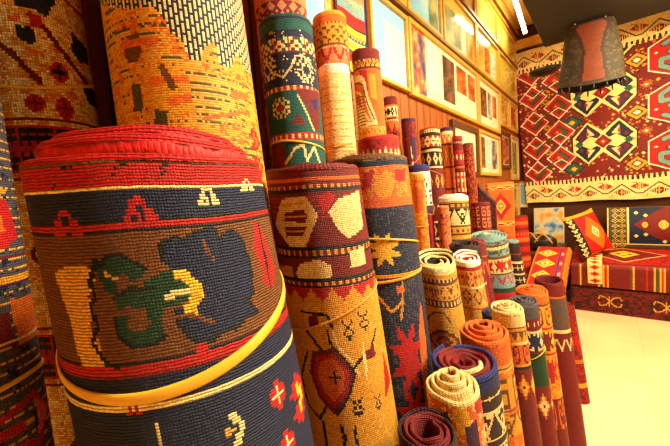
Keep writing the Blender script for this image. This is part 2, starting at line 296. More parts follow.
ROLLS={
'A1':(0.076,(0.207,0.008,1.800),(0.171,-0.000),'Q',[['n','N','Q',0.15,0,3000],['hz','T',15,0,3000],['p','R',[25,353,67,367,81,422,46,439,18,421]],['p','O',[23,373,51,387,55,414,19,407]],['l','H',7,[24,367,66,352]],['b','D',447,452],['b','H',475,486],['b','P',486,491],['p','O',[44,509,111,511,111,576,50,574]],['p','D',[7,524,42,525,45,574,3,563]],['b','C',562,567],['l','R',9,[2,663,60,646,110,704,109,754]],['p','O',[59,653,111,687,111,714,65,677]],['p','R',[1,673,41,673,48,718,5,713]],['x',680,431]],[(9,'Y',0.6326,-0.0092,-0.0137)]),
'A2':(0.088,(0.096,0.152,1.980),(0.050,0.020),'T',[['n','C','T',0.5,0,2000],['n','O','T',0.2,0,2000],['l','D',11,[-71,252,-48,274,-23,308,-11,321]],['l','D',11,[-10,198,15,223,27,245,54,277,83,303]],['l','R',8,[41,141,75,152,128,152]],['p','N',[-37,217,-24,226,-12,217,-6,233,-11,256,-24,251,-38,242]],['p','N',[-37,172,41,145,34,167,15,197,0,188,-28,188]],['p','R',[-12,195,9,200,4,220,-10,220]],['p','N',[61,207,79,215,108,222,105,257,69,263,55,246]],['m','flower',{'a':'R','b':'N'},5,276,41,319],['m','flower',{'a':'R','b':'D'},-39,344,-7,381],['m','flower',{'a':'R','b':'D'},6,348,41,387],['p','N',[65,313,127,304,127,344,80,345]],['b','D',390,395],['b','R',401,469],['r','grid',{'a':'K','b':'R'},408,442,10],['x',450,246]],[(5,'Y',0.303,0.0281,-0.015)]),
'A3':(0.143,(0.284,0.355,2.060),(0.090,0.001),'H',[['n','O','H',0.22,0,2000],['hz','T',16,0,2000],['n','T','H',0.3,0,2000],['p','B',[-122,359,-84,350,-75,368,-88,400,-114,398]],['p','H',[-83,421,-38,404,-2,430,0,488,-60,504,-91,467]],['l','O',15,[-67,436,-10,434]],['l','O',15,[-118,366,-58,369]],['l','B',13,[-47,414,-33,448]],['l','O',15,[-39,472,118,442]],['p','T',[-7,420,69,425,79,497,2,519]],['p','J',[-111,433,-91,440,-95,487,-116,481]],['p','J',[-71,483,-48,488,-53,525,-76,520]],['l','O',8,[13,501,117,474]],['hz','J',14,200,2000,'T'],['p','N',[-146,175,-202,266,-89,312,-50,309,-35,323,-24,353,-4,368,-1,399,18,399,32,369,51,356,57,395,77,400,104,361,131,390,191,380,182,84]],['rope','C','N',9],['m','leaf',{'a':'R','b':'O'},104,503,160,549],['x',557,419]],[]),
'A4':(0.088,(0.261,0.708,1.927),(0.041,0.000),'N',[['b','E',11,43],['b','N',43,59],['n','C','N',0.04,0,3000],['r','zig',{'a':'C','b':'D','c':'E'},62,100,6],['b','D',100,105],['l','C',6,[-104,107,-67,154,-29,173,-3,149,17,116,40,113,66,129]],['m','wheel',{'a':'C'},15,117,82,190],['m','wheel',{'a':'C'},-131,103,-50,172],['r','dash',{'a':'C','b':'R'},198,211,14],['b','E',211,329],['m','wheel',{'a':'C','b':'R'},-83,226,-15,286],['p','D',[-20,306,6,275,31,307]],['p','D',[7,209,114,201,81,325,56,317,42,262]],['l','C',6,[11,225,35,274,56,322]],['p','U',[52,238,89,225,81,267]],['b','R',327,349],['r','dash',{'a':'C','b':'R'},332,343,14],['b','E',349,435],['p','D',[-129,350,-50,358,-51,419,-129,415]],['l','C',8,[-51,414,-15,373,13,363,20,408,50,368,67,413]],['x',421,24]],[(5,'Y',0.3623,-0.0085,0.0128)]),
'A4b':(0.100,(0.103,0.837,2.200),(0.040,0.000),'S',[['n','O','S',0.2,0,3000],['r','tri',{'a':'D','b':'S'},127,149,8],['r','dia',{'a':'P','b':'S','c':'D'},146,178,9],['x',262,117]],[]),
'A5':(0.067,(0.201,0.998,1.897),(0.040,-0.000),'C',[['b','W',-27,30],['hz','T',26,60,3000],['b','H',299,303]],[(3,'H',0.2756,0.0214,-0.0094)]),
'A5b':(0.079,(0.098,1.119,2.165),(0.040,0.000),'H',[['b','O',15,43],['r','dash',{'a':'B','b':'H'},39,50,14],['r','check',{'a':'B','b':'H'},58,90,4],['r','check',{'a':'B','b':'H'},94,125,4],['b','B',125,137],['b','S',137,260],['n','C','S',0.25,0,3000],['r','vee',{'a':'R','b':'S'},145,208,5],['x',240,43]],[]),
'A6':(0.063,(0.263,1.127,1.973),(0.041,0.002),'O',[['b','D',-6,38],['r','zig2',{'a':'D','b':'T'},42,68,10],['b','D',68,76],['p','R',[-39,78,-6,79,-6,161,-37,140]],['p','H',[1,94,31,102,30,200,0,184]],['p','C',[-97,88,-32,99,-17,114,-11,175,10,238,24,291,-97,293]],['p','O',[-85,116,-39,120,-29,157,-22,211,-2,282,-97,278]],['l','C',9,[-81,149,-45,168,-38,231,-16,273]],['l','K',5,[-72,121,-31,133,-18,204,7,268]],['p','C',[-97,175,-38,231,-20,310,-97,278]],['hzp','D',-97,175,-28,301],['b','T',298,465],['r','zig2',{'a':'O','b':'T'},305,343,9],['x',389,50]],[]),
'A7':(0.050,(0.102,1.577,1.924),(0.040,0.001),'O',[['b','D',-32,40],['r','dia',{'a':'K','b':'C','c':'K'},51,102,7],['r','tri',{'a':'D','b':'C'},107,128,12],['b','O',128,279],['r','dia',{'a':'D','b':'O','c':'R'},144,227,5],['x',253,20]],[]),
'A8':(0.080,(0.379,1.000,1.604),(0.040,-0.000),'T',[['b','R',-19,40],['r','tri',{'a':'R','b':'C'},37,73,12],['n','D','R',0.2,0,60],['rope','C','K',11,53,119],['b','C',119,547],['n','H','C',0.4,100,3000],['l','R',6,[80,121,119,183,119,238]],['p','G',[84,175,119,183,119,211,79,202]],['p','R',[93,134,119,148,85,168]],['r','vee',{'a':'O','b':'C'},228,284,6],['x',378,47]],[]),
'A9':(0.044,(0.229,1.536,1.781),(0.041,0.001),'D',[['b','P',-29,15],['n','R','D',0.1,0,3000],['p','P',[-2,83,41,98,28,207,-1,186]],['l','C',6,[-1,137,3,196]],['x',205,10]],[(4,'H',0.2032,0.0214,-0.0212)]),
'A10':(0.062,(0.266,1.699,1.744),(0.041,0.002),'M',[['b','R',-40,1],['r','dash',{'a':'K','b':'C'},6,22,14],['b','M',22,109],['r','flower',{'a':'C','b':'R'},42,94,7],['b','C',109,120],['r','dia',{'a':'D','b':'K','c':'C'},120,197,6],['b','C',197,208],['b','D',208,904],['r','dia',{'a':'P','b':'D','c':'H'},228,322,6],['x',348,1]],[(4,'H',0.2547,-0.0308,0.0205)]),
'A11':(0.052,(0.144,2.249,1.841),(0.038,0.001),'O',[['b','P',-50,23],['b','C',23,43],['r','vee',{'a':'C','b':'O'},50,103,6],['b','D',103,116],['r','dia',{'a':'D','b':'O','c':'H'},116,257,6],['b','D',257,270],['x',338,3]],[]),
'A12':(0.040,(0.236,2.200,1.765),(0.041,0.001),'D',[['b','R',-39,19],['r','dash',{'a':'C','b':'D'},32,45,10],['r','dia',{'a':'P','b':'R','c':'C'},90,180,5],['b','O',193,206],['r','brk',{'a':'C','b':'R'},232,362,5],['x',381,26]],[]),
'A13':(0.044,(0.212,2.491,1.750),(0.040,0.001),'O',[['n','D','O',0.12,0,3000],['b','B',-51,20],['hz','D',5,0,3000]],[]),
'A14':(0.058,(0.348,1.368,1.526),(0.038,0.000),'W',[['b','U',-46,13],['b','P',13,26],['r','check',{'a':'G','b':'W'},52,95,5],['r','brk',{'a':'G','b':'W'},103,168,5],['b','P',172,583],['p','R',[33,214,88,214,88,374,39,366]],['p','R',[-60,170,-7,172,-9,198,-64,197]],['x',320,-68]],[(5,'H',0.1585,0.034,0.0423)]),
'A15':(0.030,(0.473,1.096,1.473),(0.040,0.001),'H',[['n','O','H',0.35,0,3000],['b','H',-23,19],['b','O',19,26],['p','O',[-27,52,20,49,12,125,-26,131]],['x',249,-16]],[(3,'H',0.1806,0.0034,-0.0015)]),
'A16':(0.031,(0.447,1.384,1.343),(0.039,0.000),'S',[['n','P','S',0.15,0,3000],['n','O','S',0.35,0,3000]],[]),
'A17':(0.073,(0.451,1.502,1.382),(0.039,0.000),'T',[['b','W',-40,17],['b','K',26,30],['b','T',30,43],['r','dash',{'a':'B','b':'T'},30,43,9],['b','B',43,52],['b','C',52,127],['r','hook',{'a':'K','b':'C'},52,123,4],['b','B',127,136],['r','dash',{'a':'B','b':'T'},145,158,9],['b','B',162,171],['x',180,12]],[]),
'A18':(0.059,(0.418,2.022,1.331),(0.040,0.001),'D',[['n','R','D',0.1,0,3000],['r','brk',{'a':'S','b':'D'},21,73,6],['r','brk',{'a':'S','b':'D'},84,142,6],['x',165,-19]],[]),
'A20':(0.100,(0.320,3.478,1.143),(0.041,0.000),'R',[['b','D',-109,11],['b','O',49,76],['b','D',104,132],['r','dash',{'a':'O','b':'R'},151,179,12],['b','O',198,235],['b','D',244,282],['x',310,-17]],[]),
'B1':(0.124,(0.587,0.163,1.450),(0.130,0.040),'B',[['b','R',5,36],['n','K','R',0.03,0,25],['b','C',24,29],['b','N',29,53],['b','K',53,55],['b','R',55,61],['b','K',61,64],['b','K',173,177],['b','R',177,185],['b','D',185,188],['b','N',188,301],['b','C',211,216],['m','arrow',{'a':'R'},-100,43,-71,65],['m','arrow',{'a':'R'},-33,35,-6,58],['m','arrow',{'a':'C'},30,26,54,45],['m','arrow',{'a':'C'},83,19,112,35],['p','T',[-113,96,-90,88,-69,92,-68,104,-78,116,-74,126,-82,141,-75,154,-76,176,-102,177,-103,142]],['l','K',4,[-64,86,-73,104,-71,117,-78,126,-74,141,-83,154,-74,173,-63,177]],['p','G',[-63,91,-51,82,-39,84,-31,92,-25,96,-28,104,-37,106,-43,99,-51,101,-51,115,-60,114,-64,102]],['p','G',[-54,118,-41,112,-22,113,-12,120,-18,131,-19,156,-31,162,-47,161,-58,150,-58,136,-46,133,-47,146,-37,149,-29,142,-32,130,-45,127,-53,129]],['p','G',[-28,107,-4,99,15,104,6,127,-13,133,-26,121]],['p','N',[-9,91,-8,76,5,71,13,75,22,69,41,66,45,77,62,70,72,81,77,106,74,137,64,142,74,157,58,158,44,165,30,164,18,169,3,165,-6,150,-6,135,11,128,17,115,7,103,-3,101]],['p','Y',[-1,100,8,101,14,111,21,119,20,128,13,132,11,142,-1,140,0,133,6,130,9,122,6,113,-3,108]],['p','C',[-13,120,-3,117,10,117,9,122,-3,124,-13,126]],['l','B',3,[29,77,31,88,35,95]],['l','K',3,[-9,91,-8,76,5,71,13,75,22,69,41,66,45,77,62,70,72,81,77,106,74,137,64,142,74,157,58,158,44,165,30,164,18,169,3,165,-6,150,-6,135]],['l','K',3,[-63,91,-51,82,-39,84,-31,92,-25,96]],['l','K',3,[-54,118,-41,112,-22,113]],['l','K',3,[-19,156,-31,162,-47,161,-58,150,-58,136]],['l','T',3,[-58,98,-50,103]],['l','B',4,[-7,141,8,143,22,152]],['p','R',[97,67,109,72,119,101,127,126,108,144,93,133,95,117,87,96]],['l','K',2,[104,72,107,112,104,141]],['m','hookY',{'a':'C','b':'T'},14,237,34,269],['m','flower',{'a':'R','b':'C'},68,233,93,263],['m','leaf',{'a':'R','b':'Y'},99,246,156,298],['m','flower',{'a':'R','b':'Y'},3,169,15,180],['m','arrow',{'a':'R'},-65,204,-50,217],['l','C',4,[-41,229,-41,261]],['x',275,217]],[(10,'Y',0.1579,0.0418,-0.0202)]),
'B2':(0.096,(0.553,0.472,1.460),(0.120,-0.000),'D',[['b','D',-11,16],['b','O',16,22],['r','dash',{'a':'T','b':'D'},28,36,24],['b','K',36,43],['b','D',43,134],['hz','R',9,20,90,'D'],['p','D',[-136,34,-136,34]],['p','C',[-73,50,-23,48,-5,83,-37,134,-68,139,-111,98]],['p','D',[-70,73,-30,71,-25,82,-30,92,-77,90]],['p','D',[-76,99,-28,100,-38,115,-78,117]],['l','T',2,[-76,62,-32,59]],['l','T',2,[-75,82,-25,82]],['l','T',2,[-81,106,-33,107]],['p','C',[13,77,38,55,100,43,91,112,45,125,26,106]],['p','R',[1,50,22,41,31,51,13,77,2,80]],['b','K',134,141],['r','dash',{'a':'T','b':'D'},141,151,24],['b','K',151,154],['b','D',154,189],['p','C',[-54,163,-16,156,2,168,3,185,-19,197,-57,198,-67,181]],['p','C',[41,148,81,144,79,175,40,176]],['p','T',[-137,176,-74,168,-76,200,-136,214]],['b','K',189,194],['r','dash',{'a':'T','b':'D'},194,203,24],['b','K',203,206],['b','H',206,558],['n','T','H',0.35,100,3000],['r','tri',{'a':'R','b':'H'},206,230,9],['l','K',5,[-64,278,-32,318,-9,345,-21,375,-64,433,-91,416,-98,369,-68,317]],['p','R',[-55,318,-17,311,11,347,2,382,-31,416,-56,390,-66,354]],['p','O',[-41,329,-19,324,-3,348,-7,375,-28,399,-46,381,-53,351]],['m','cross',{'a':'K'},-32,345,-11,375],['l','D',8,[-55,318,-17,311,11,347,2,382,-31,416,-56,390,-66,354,-55,318]],['l','K',3,[-22,277,-19,301,3,329,16,354,-3,392,-28,422]],['l','C',3,[-11,274,-9,301,13,330,23,356]],['l','K',5,[10,350,31,331,54,323,77,293]],['l','C',5,[40,307,37,366]],['p','D',[41,320,65,317,66,334,42,337]],['m','ex',{'a':'K'},8,264,25,297],['m','ex',{'a':'K'},39,254,60,287],['m','ex',{'a':'K'},1,394,21,427],['m','ex',{'a':'K'},45,400,62,425],['l','K',6,[-57,438,-58,465,-36,470,-20,455,-24,438]],['l','K',5,[2,442,-5,468]],['p','R',[92,338,110,398,74,415]],['l','K',5,[-67,247,-18,251,-11,274]],['p','D',[-55,256,-35,247,-35,271,-55,277]],['x',459,225]],[(4,'H',0.2537,0.0028,-0.0347)]),
'B3':(0.106,(0.544,0.678,1.490),(0.079,-0.000),'N',[['b','J',-14,8],['b','O',20,109],['n','H','O',0.3,0,90],['p','R',[-16,32,11,26,-3,63,-25,70]],['p','H',[13,43,41,31,63,54,43,88,12,86,2,64]],['p','R',[61,32,113,27,95,59,63,54]],['b','N',109,202],['v','Q',5,70,2000],['v','Q',9,90,2000],['m','star',{'a':'Y'},-34,168,51,241],['b','H',258,265],['l','H',6,[-21,249,-23,297,10,341,40,319,46,276]],['l','H',6,[40,323,31,357]],['m','star',{'a':'R'},-6,372,87,523],['p','O',[102,327,107,421,85,549,66,542,80,389]],['p','O',[27,282,54,294,28,304]],['x',519,126]],[(4,'Y',0.1954,-0.0164,0.0068),(5,'H',0.2688,0.0054,-0.008)]),
'M1':(0.070,(0.600,0.919,1.208),(0.130,-0.000),'T',[['b','C',-38,20],['b','H',20,29],['r','dash',{'a':'C','b':'B'},31,42,18],['b','B',42,48],['r','curl',{'a':'B','b':'T'},54,92,7],['b','B',95,101],['r','dash',{'a':'C','b':'B'},101,112,18],['b','B',112,117],['n','H','T',0.25,30,3000],['l','B',4,[-68,164,-31,132,1,134,18,162]],['m','medal',{'a':'B','b':'O'},-69,184,36,257],['l','B',4,[-102,212,-103,272]],['x',321,117]],[]),
'M2':(0.054,(0.621,1.134,1.178),(0.129,-0.001),'T',[['b','W',-33,13],['b','R',13,26],['n','H','T',0.3,20,3000],['r','curl',{'a':'R','b':'T'},33,79,6],['b','C',82,89],['r','dia',{'a':'P','b':'T','c':'H'},92,145,5],['b','R',158,164],['x',230,20]],[]),
'M3':(0.062,(0.578,1.252,1.197),(0.130,-0.001),'D',[['b','M',-31,34],['b','K',34,49],['b','R',49,56],['b','R',71,74],['r','cross',{'a':'C','b':'D'},85,107,7],['r','cross',{'a':'C','b':'D'},129,150,7],['r','vee',{'a':'R','b':'D'},165,208,5],['x',230,49]],[]),
'M4':(0.057,(0.568,1.374,1.199),(0.129,-0.001),'D',[['b','D',-52,28],['b','O',52,59],['r','vee',{'a':'O','b':'D'},75,146,5],['x',225,8]],[]),
'M5':(0.091,(0.533,1.747,1.172),(0.131,0.000),'L',[['b','L',-60,22],['b','B',22,32],['r','cross',{'a':'R','b':'C'},32,46,14],['n','J','L',0.4,0,3000],['b','B',80,94],['b','C',94,167],['r','eagle',{'a':'R','b':'C'},99,162,5],['b','B',167,176],['b','L',176,243],['r','vee',{'a':'R','b':'L'},181,229,6],['b','G',243,267],['b','R',267,392],['x',344,32]],[]),
'M6':(0.051,(0.542,2.173,1.089),(0.129,0.001),'M',[['b','L',-72,11],['b','C',117,129],['b','R',70,76],['b','C',189,200],['r','cross',{'a':'C','b':'M'},141,177,6],['r','cross',{'a':'C','b':'M'},212,248,6],['x',271,23]],[]),
'F1':(0.051,(0.778,0.454,1.028),(0.101,0.000),'M',[['n','D','M',0.3,0,3000]],[]),
'F2':(0.050,(0.782,0.556,1.051),(0.100,0.000),'O',[['b','C',-41,-1],['b','O',-1,16],['n','C','O',0.2,0,3000],['p','G',[-50,44,-15,16,-8,34,-37,57]],['p','Y',[-4,6,23,-4,26,43,-1,53]],['p','P',[13,38,41,30,42,74,12,68]],['p','S',[-50,69,-9,41,-8,81,-54,107]],['p','R',[39,-7,77,14,63,32,39,20]],['x',69,1]],[]),
'F3':(0.071,(0.761,0.678,1.045),(0.100,0.000),'M',[['b','U',-44,26],['n','N','U',0.3,0,60],['r','cross',{'a':'C','b':'M'},36,51,8],['b','C',67,71],['r','hook',{'a':'C','b':'M'},71,121,5],['b','C',121,125],['x',133,32]],[]),
'F4':(0.063,(0.762,0.824,1.051),(0.100,0.001),'O',[['b','O',-55,42],['b','T',51,58],['b','B',58,63],['n','T','O',0.2,70,3000],['b','T',63,70],['r','brk',{'a':'B','b':'H'},84,153,4],['b','B',157,162],['r','hook',{'a':'B','b':'H'},167,222,4],['x',236,51]],[]),
'F5':(0.063,(0.752,1.041,1.032),(0.100,-0.001),'N',[['n','K','N',0.3,0,3000]],[]),
'F6':(0.045,(0.789,0.935,1.083),(0.100,0.001),'H',[['b','C',-38,34],['b','B',34,39],['r','tri',{'a':'B','b':'H'},44,70,8],['b','C',75,80],['r','curl',{'a':'D','b':'O'},80,131,4],['b','K',137,142],['b','D',142,475],['r','dia',{'a':'O','b':'D','c':'Y'},157,219,5],['x',296,39]],[]),
'F7':(0.061,(0.723,1.498,0.932),(0.101,0.000),'D',[['b','Q',-66,50],['b','D',50,98],['r','cross',{'a':'C','b':'D'},62,86,9],['b','C',98,106],['b','C',106,182],['r','eagle',{'a':'N','b':'C'},110,178,4],['b','D',182,190],['b','G',190,326],['b','D',326,775],['r','dia',{'a':'O','b':'D','c':'C'},350,454,4],['x',534,54]],[(4,'Y',0.2031,0.0129,-0.0256)]),
'F8':(0.071,(0.730,1.649,0.940),(0.100,0.001),'H',[['b','O',-67,37],['b','B',37,46],['n','O','H',0.3,40,3000],['r','curl',{'a':'D','b':'H'},54,132,4],['b','R',141,149],['r','eagle',{'a':'D','b':'Y'},158,244,4],['b','R',253,262],['b','D',452,885],['r','eagle',{'a':'R','b':'H'},279,383,4],['r','curl',{'a':'O','b':'D'},461,582,4],['x',651,46]],[]),
'F9':(0.075,(0.743,2.066,0.895),(0.100,-0.000),'B',[['b','D',-44,66],['b','O',66,77],['b','Q',77,246],['n','B','Q',0.5,0,3000],['b','C',246,267],['b','D',267,895],['r','vee',{'a':'C','b':'D'},299,362,6],['x',616,77]],[]),
'A23':(0.068,(0.070,0.345,2.080),(0.040,0.000),'N',[['n','K','N',0.3,0,3000],['hz','U',40,0,3000]],[]),
'F10':(0.070,(0.760,2.550,0.620),(0.120,0.000),'D',[['n','R','D',0.3,0,3000],['b','R',206,244],['b','O',334,360],['b','H',488,513]],[])}
# ------------------------------------------------------------------ rolled carpets
def roll_frame(R, top, lean):
    # the pattern's front faces the aisle end where one stands in front of the row
    a = np.array([-lean[0], -lean[1], 1.]); top = np.array(top); L = top[2]
    e1 = EYE-top; e1[2] = 0; e1 /= np.linalg.norm(e1); e2 = np.cross([0, 0, 1.], e1)
    return a, e1, e2, L
def make_roll(key, cell=.0045, mat=None, pitch=.0125, th=.0105, turns=None, tel=.0, telin=.0, cone=.0, tilt=.0, rim2=None, rim='D', inner='D', flap=2.4, sgn=1, hole=.018, dent=.012):
    R, top, lean, base, ops, bands = ROLLS[key]
    a, e1, e2, L = roll_frame(R, top, lean)
    # paint the pattern
    cv = Canvas(-math.pi*R*1000, math.pi*R*1000, L*1000, cell*1000, base); cv.run(ops); cv.mirror()
    rs = np.random.default_rng(sum(map(ord, key)))
    if turns is None: turns = max(2, int((R-hole)/pitch))
    nu = cv.nc; ph = rs.random(6)*6.28
    def rad(phi, th_acc, t):
        r = R - pitch*th_acc/(2*math.pi)
        wob = 1 + dent*np.sin(2*phi+ph[0]) + dent*.6*np.sin(3*phi+ph[1]+t*1.5) + .004*np.sin(t*9+ph[2]+phi)
        return r*wob - R*dent*.8
    def ztop(acc):      # how far each turn sticks out of the roll
        q_ = acc/(2*math.pi); s_ = np.clip((q_-.97)/.06, 0, 1)+np.clip((q_-1.97)/.06, 0, 1)*.6-np.clip(q_-2.6, 0, 9)*telin
        return tel*s_ + cone*q_ + .0015*np.sin(acc*2.3+ph[3]) + .0008*np.sin(acc*5.1+ph[4])
    Vs, Qs, Cs, Us = [], [], [], []; nv_tot = 0
    def grid(X, Y, Z, colors, U, flip):
        nonlocal nv_tot
        nr, ncol = X.shape; I = np.arange(nr*ncol).reshape(nr, ncol)+nv_tot
        q = np.stack([I[:-1, :-1], I[1:, :-1], I[1:, 1:], I[:-1, 1:]], -1).reshape(-1, 4)
        uu = np.stack([U[:-1, :-1], U[1:, :-1], U[1:, 1:], U[:-1, 1:]], 2).reshape(-1, 4, 2)
        if flip: q = q[:, ::-1]; uu = uu[:, ::-1]
        Vs.append(np.stack([X, Y, Z], -1).reshape(-1, 3)); Qs.append(q); Cs.append(colors.reshape(-1, 3)); Us.append(uu); nv_tot += nr*ncol
    # local frame: x = e1 (towards the aisle), y = e2, z = axis; z=0 at the foot
    acc1 = np.linspace(0, 2*math.pi, nu+1); fl = (sgn == 1)
    edge = .004
    # outermost turn, fine
    T = np.concatenate([[edge], (np.arange(1, cv.nr))*cell, [L]])
    T = T[T <= L]; 
    A, TT = np.meshgrid(acc1, T); PH = flap + sgn*A
    r = rad(PH, A, TT); X, Y = r*np.cos(PH), r*np.sin(PH)
    zz = L-TT + (ztop(A)-tilt*X)*np.clip(1-TT/.25, 0, 1)
    phc = flap + sgn*(acc1[:-1]+acc1[1:])/2; phc = (phc+math.pi) % (2*math.pi)-math.pi
    jc = np.clip(((phc+math.pi)/(2*math.pi)*cv.nc).astype(int), 0, cv.nc-1)
    rows = np.clip(((T[:-1]+T[1:])/2/cell).astype(int), 0, cv.nr-1)
    col = PTAB[cv.g[rows][:, jc]]
    UU = np.stack([(PH/(2*math.pi)*cv.nc), TT/cell], -1)
    grid(X, Y, zz, col, UU, not fl)
    # the whole spiral: inner faces, rolled-over top edge, outer faces of inner turns
    n2 = 48*turns; acc = np.linspace(0, 2*math.pi*turns, n2+1)
    prof = [(0, -edge), (.0, -.001), (.14, .0022), (.34, .004), (.62, .004), (.86, .0022), (1, -.001), (1, -.03), (1, -.14), (1, -L+.002)]
    P = np.array(prof); A2, K = np.meshgrid(acc, np.arange(len(P)))
    off = P[K.astype(int), 0]*th; dz = P[K.astype(int), 1]
    PH2 = flap+sgn*A2; r2 = rad(PH2, A2, np.zeros_like(A2)+.0)-off
    r2 = np.maximum(r2, .003)
    z2 = L+dz+ztop(A2)-tilt*r2*np.cos(PH2)
    z2[-1] = .002
    inn = PALL[inner]; rimc = PALL[rim]
    cc = np.empty((len(P)-1, n2, 3)); cc[:] = rimc
    if rim2: cc[:, 46:] = PALL[rim2[0]]
    if rim2 and len(rim2) > 1: cc[:, 112:128] = PALL[rim2[1]]
    cc[6:] = inn
    jit = 1+.12*(rs.random((len(P)-1, n2, 1))-.5); cc = cc*jit
    U2 = np.stack([A2*R/cell/2.5, np.array([0, 1, 2, 3, 4, 5, 6, 16, 40, 80])[K.astype(int)]*1.0], -1)
    grid(r2*np.cos(PH2), r2*np.sin(PH2), z2, cc, U2, not fl)
    # outer faces of inner turns
    acc3 = np.linspace(2*math.pi, 2*math.pi*turns, 48*(turns-1)+1)
    zl = [edge, .03, .12, L-.002]
    A3, K3 = np.meshgrid(acc3, np.arange(4)); PH3 = flap+sgn*A3; r3 = np.maximum(rad(PH3, A3, np.zeros_like(A3)), .005)
    z3 = L-np.array(zl)[K3.astype(int)]+ztop(A3)-tilt*r3*np.cos(PH3); z3[-1] = .002
    c3 = np.empty((3, len(acc3)-1, 3)); c3[:] = PALL[rim2[0]] if rim2 else rimc; c3 = c3*(1+.12*(rs.random((3, len(acc3)-1, 1))-.5))
    U3 = np.stack([A3*R/cell/2.5, K3*2.0], -1)
    grid(r3*np.cos(PH3), r3*np.sin(PH3), z3, c3, U3, not fl)
    VV = np.concatenate(Vs); sh = np.array([e1@[a[0], a[1], 0], e2@[a[0], a[1], 0]])
    def leaned(V): V = np.array(V, float); V[:, 0] += sh[0]*V[:, 2]; V[:, 1] += sh[1]*V[:, 2]; return V
    me = mesh_fast('rolled_carpet', leaned(VV), np.concatenate(Qs), True, np.concatenate(Cs), np.concatenate(Us))
    o = link('rolled_carpet', me, mat or M_KNOT)
    foot = np.array(top)-a*L
    m = Matrix.Identity(4)
    for i in range(3): m[i][0], m[i][1], m[i][2], m[i][3] = e1[i], e2[i], (0, 0, 1)[i], foot[i]
    o.matrix_world = m
    for (w_, c_, A0, B0, C0) in bands:
        nb = 90; ph_ = np.linspace(0, 2*math.pi, nb+1)[:-1]
        tm = A0+B0*np.cos(ph_)+C0*np.sin(ph_); hw = w_/2000.*(1+.25*np.sin(ph_*1+ph[5]))
        rr = R*(1+dent*1.2)+.0012
        V = []; 
        accb = (sgn*(ph_-flap)) % (2*math.pi)
        for s_, dr in ((-1, 0), (-.6, .0014), (.6, .0014), (1, 0), (.6, -.0012), (-.6, -.0012)):
            rb = rad(ph_, accb, tm)+.0012+dr
            rb = np.maximum(rb, np.roll(rb, 1)*.99)
            V.append(np.stack([rb*np.cos(ph_), rb*np.sin(ph_), L-tm+s_*hw], -1))
        V = leaned(np.array(V).reshape(-1, 3)); Q = []
        for i in range(6):
            for j in range(nb):
                Q.append((i*nb+j, i*nb+(j+1) % nb, ((i+1) % 6)*nb+(j+1) % nb, ((i+1) % 6)*nb+j))
        bo = link('rubber_band', mesh_fast('rubber_band', V, np.array(Q)), M_BAND if c_ == 'Y' else M_STRING, o)
    tag(o, LABELS[key], 'rolled carpet', 'rolled carpets standing along the wall')
    return o
LABELS = {
'A23': 'dark navy rolled carpet mostly hidden in the gap behind the red rimmed roll',
'A1': 'grey and orange rolled carpet at the far left edge, nearest the camera, partly cut off',
'A2': 'tall rolled carpet with cream knots, indigo flowers and a thin yellow band, upper left',
'A3': 'tall golden ochre rolled carpet with navy and cream dashes at its top',
'A4': 'navy and teal rolled carpet with cream wheels, red dash borders and a yellow band',
'A4b': 'salmon rolled carpet with small purple diamonds, rising behind the navy and teal roll',
'A5': 'plain cream ribbed rolled carpet with a white rim',
'A5b': 'ochre rolled carpet with brown squares and red chevrons, rising behind the plain cream roll',
'A6': 'orange rolled carpet with a large cream stepped hexagon and zigzag border, against the framed glass',
'A7': 'small brown and orange rolled carpet with a cream and black diamond border',
'A8': 'cream roped rolled carpet with a jagged red top edge, behind the navy and orange roll',
'A9': 'plain dark red rolled carpet with a purple rim, under the frames',
'A10': 'maroon rolled carpet with a white edge line and black and cream diamonds',
'A11': 'orange rolled carpet with a purple rim, right of the maroon diamond roll',
'A12': 'slim red rolled carpet with a purple medallion and cream brackets',
'A13': 'plain rust orange rolled carpet, furthest right of the tall slim ones',
'A14': 'rolled carpet with bright blue rim, white and green squares and a purple lower half',
'A15': 'slim plain orange tan rolled carpet in front of the blue rimmed roll',
'A16': 'slim mottled mauve and orange rolled carpet left of the hooked cream roll',
'A17': 'cream rolled carpet with white rim and black hooked motifs between brown stripes',
'A18': 'dark red rolled carpet with pink bracket motifs',
'A20': 'red and orange striped rolled carpet at the far end beside the rug covered chest',
'B1': 'largest rolled carpet in front, bright red rim, brown field with blue and green blossoms',
'B2': 'red and golden rolled carpet with cream hexagons and a big stepped diamond',
'B3': 'navy rolled carpet with orange stars and an orange top border',
'M1': 'golden tan rolled carpet with a wide cream spiral top and brown scroll bands',
'M2': 'tan rolled carpet with white and red spiral top, right of the wide cream spiral one',
'M3': 'dark red rolled carpet with black maroon spiral top and tiny white crosses',
'M4': 'plain crimson rolled carpet half hidden behind the black maroon spiral one',
'M5': 'grey green rolled carpet with a cream band of red winged motifs',
'M6': 'slim dark rolled carpet with a pale blue rim and white stripes',
'F1': 'maroon rolled carpet with a hollow red centre, lowest in the photo',
'F2': 'rolled carpet with thick cream spiral top and green, yellow and purple blocks below',
'F3': 'rolled carpet with royal blue spiral rim and maroon body with white crosses',
'F4': 'rolled carpet with orange spiral top and golden body with brown brackets',
'F5': 'black navy rolled carpet almost hidden between orange and pale yellow spirals',
'F6': 'slim rolled carpet with pale yellow cream spiral top and golden red body',
'F7': 'rolled carpet with slate grey spiral top, white leaf band and green band below',
'F8': 'rolled carpet with rust orange spiral top and golden mottled body',
'F9': 'rolled carpet with hollow dark red top and grey brown body near the aisle',
'F10': 'short dark red rolled carpet, last in the row before the bare floor',
}
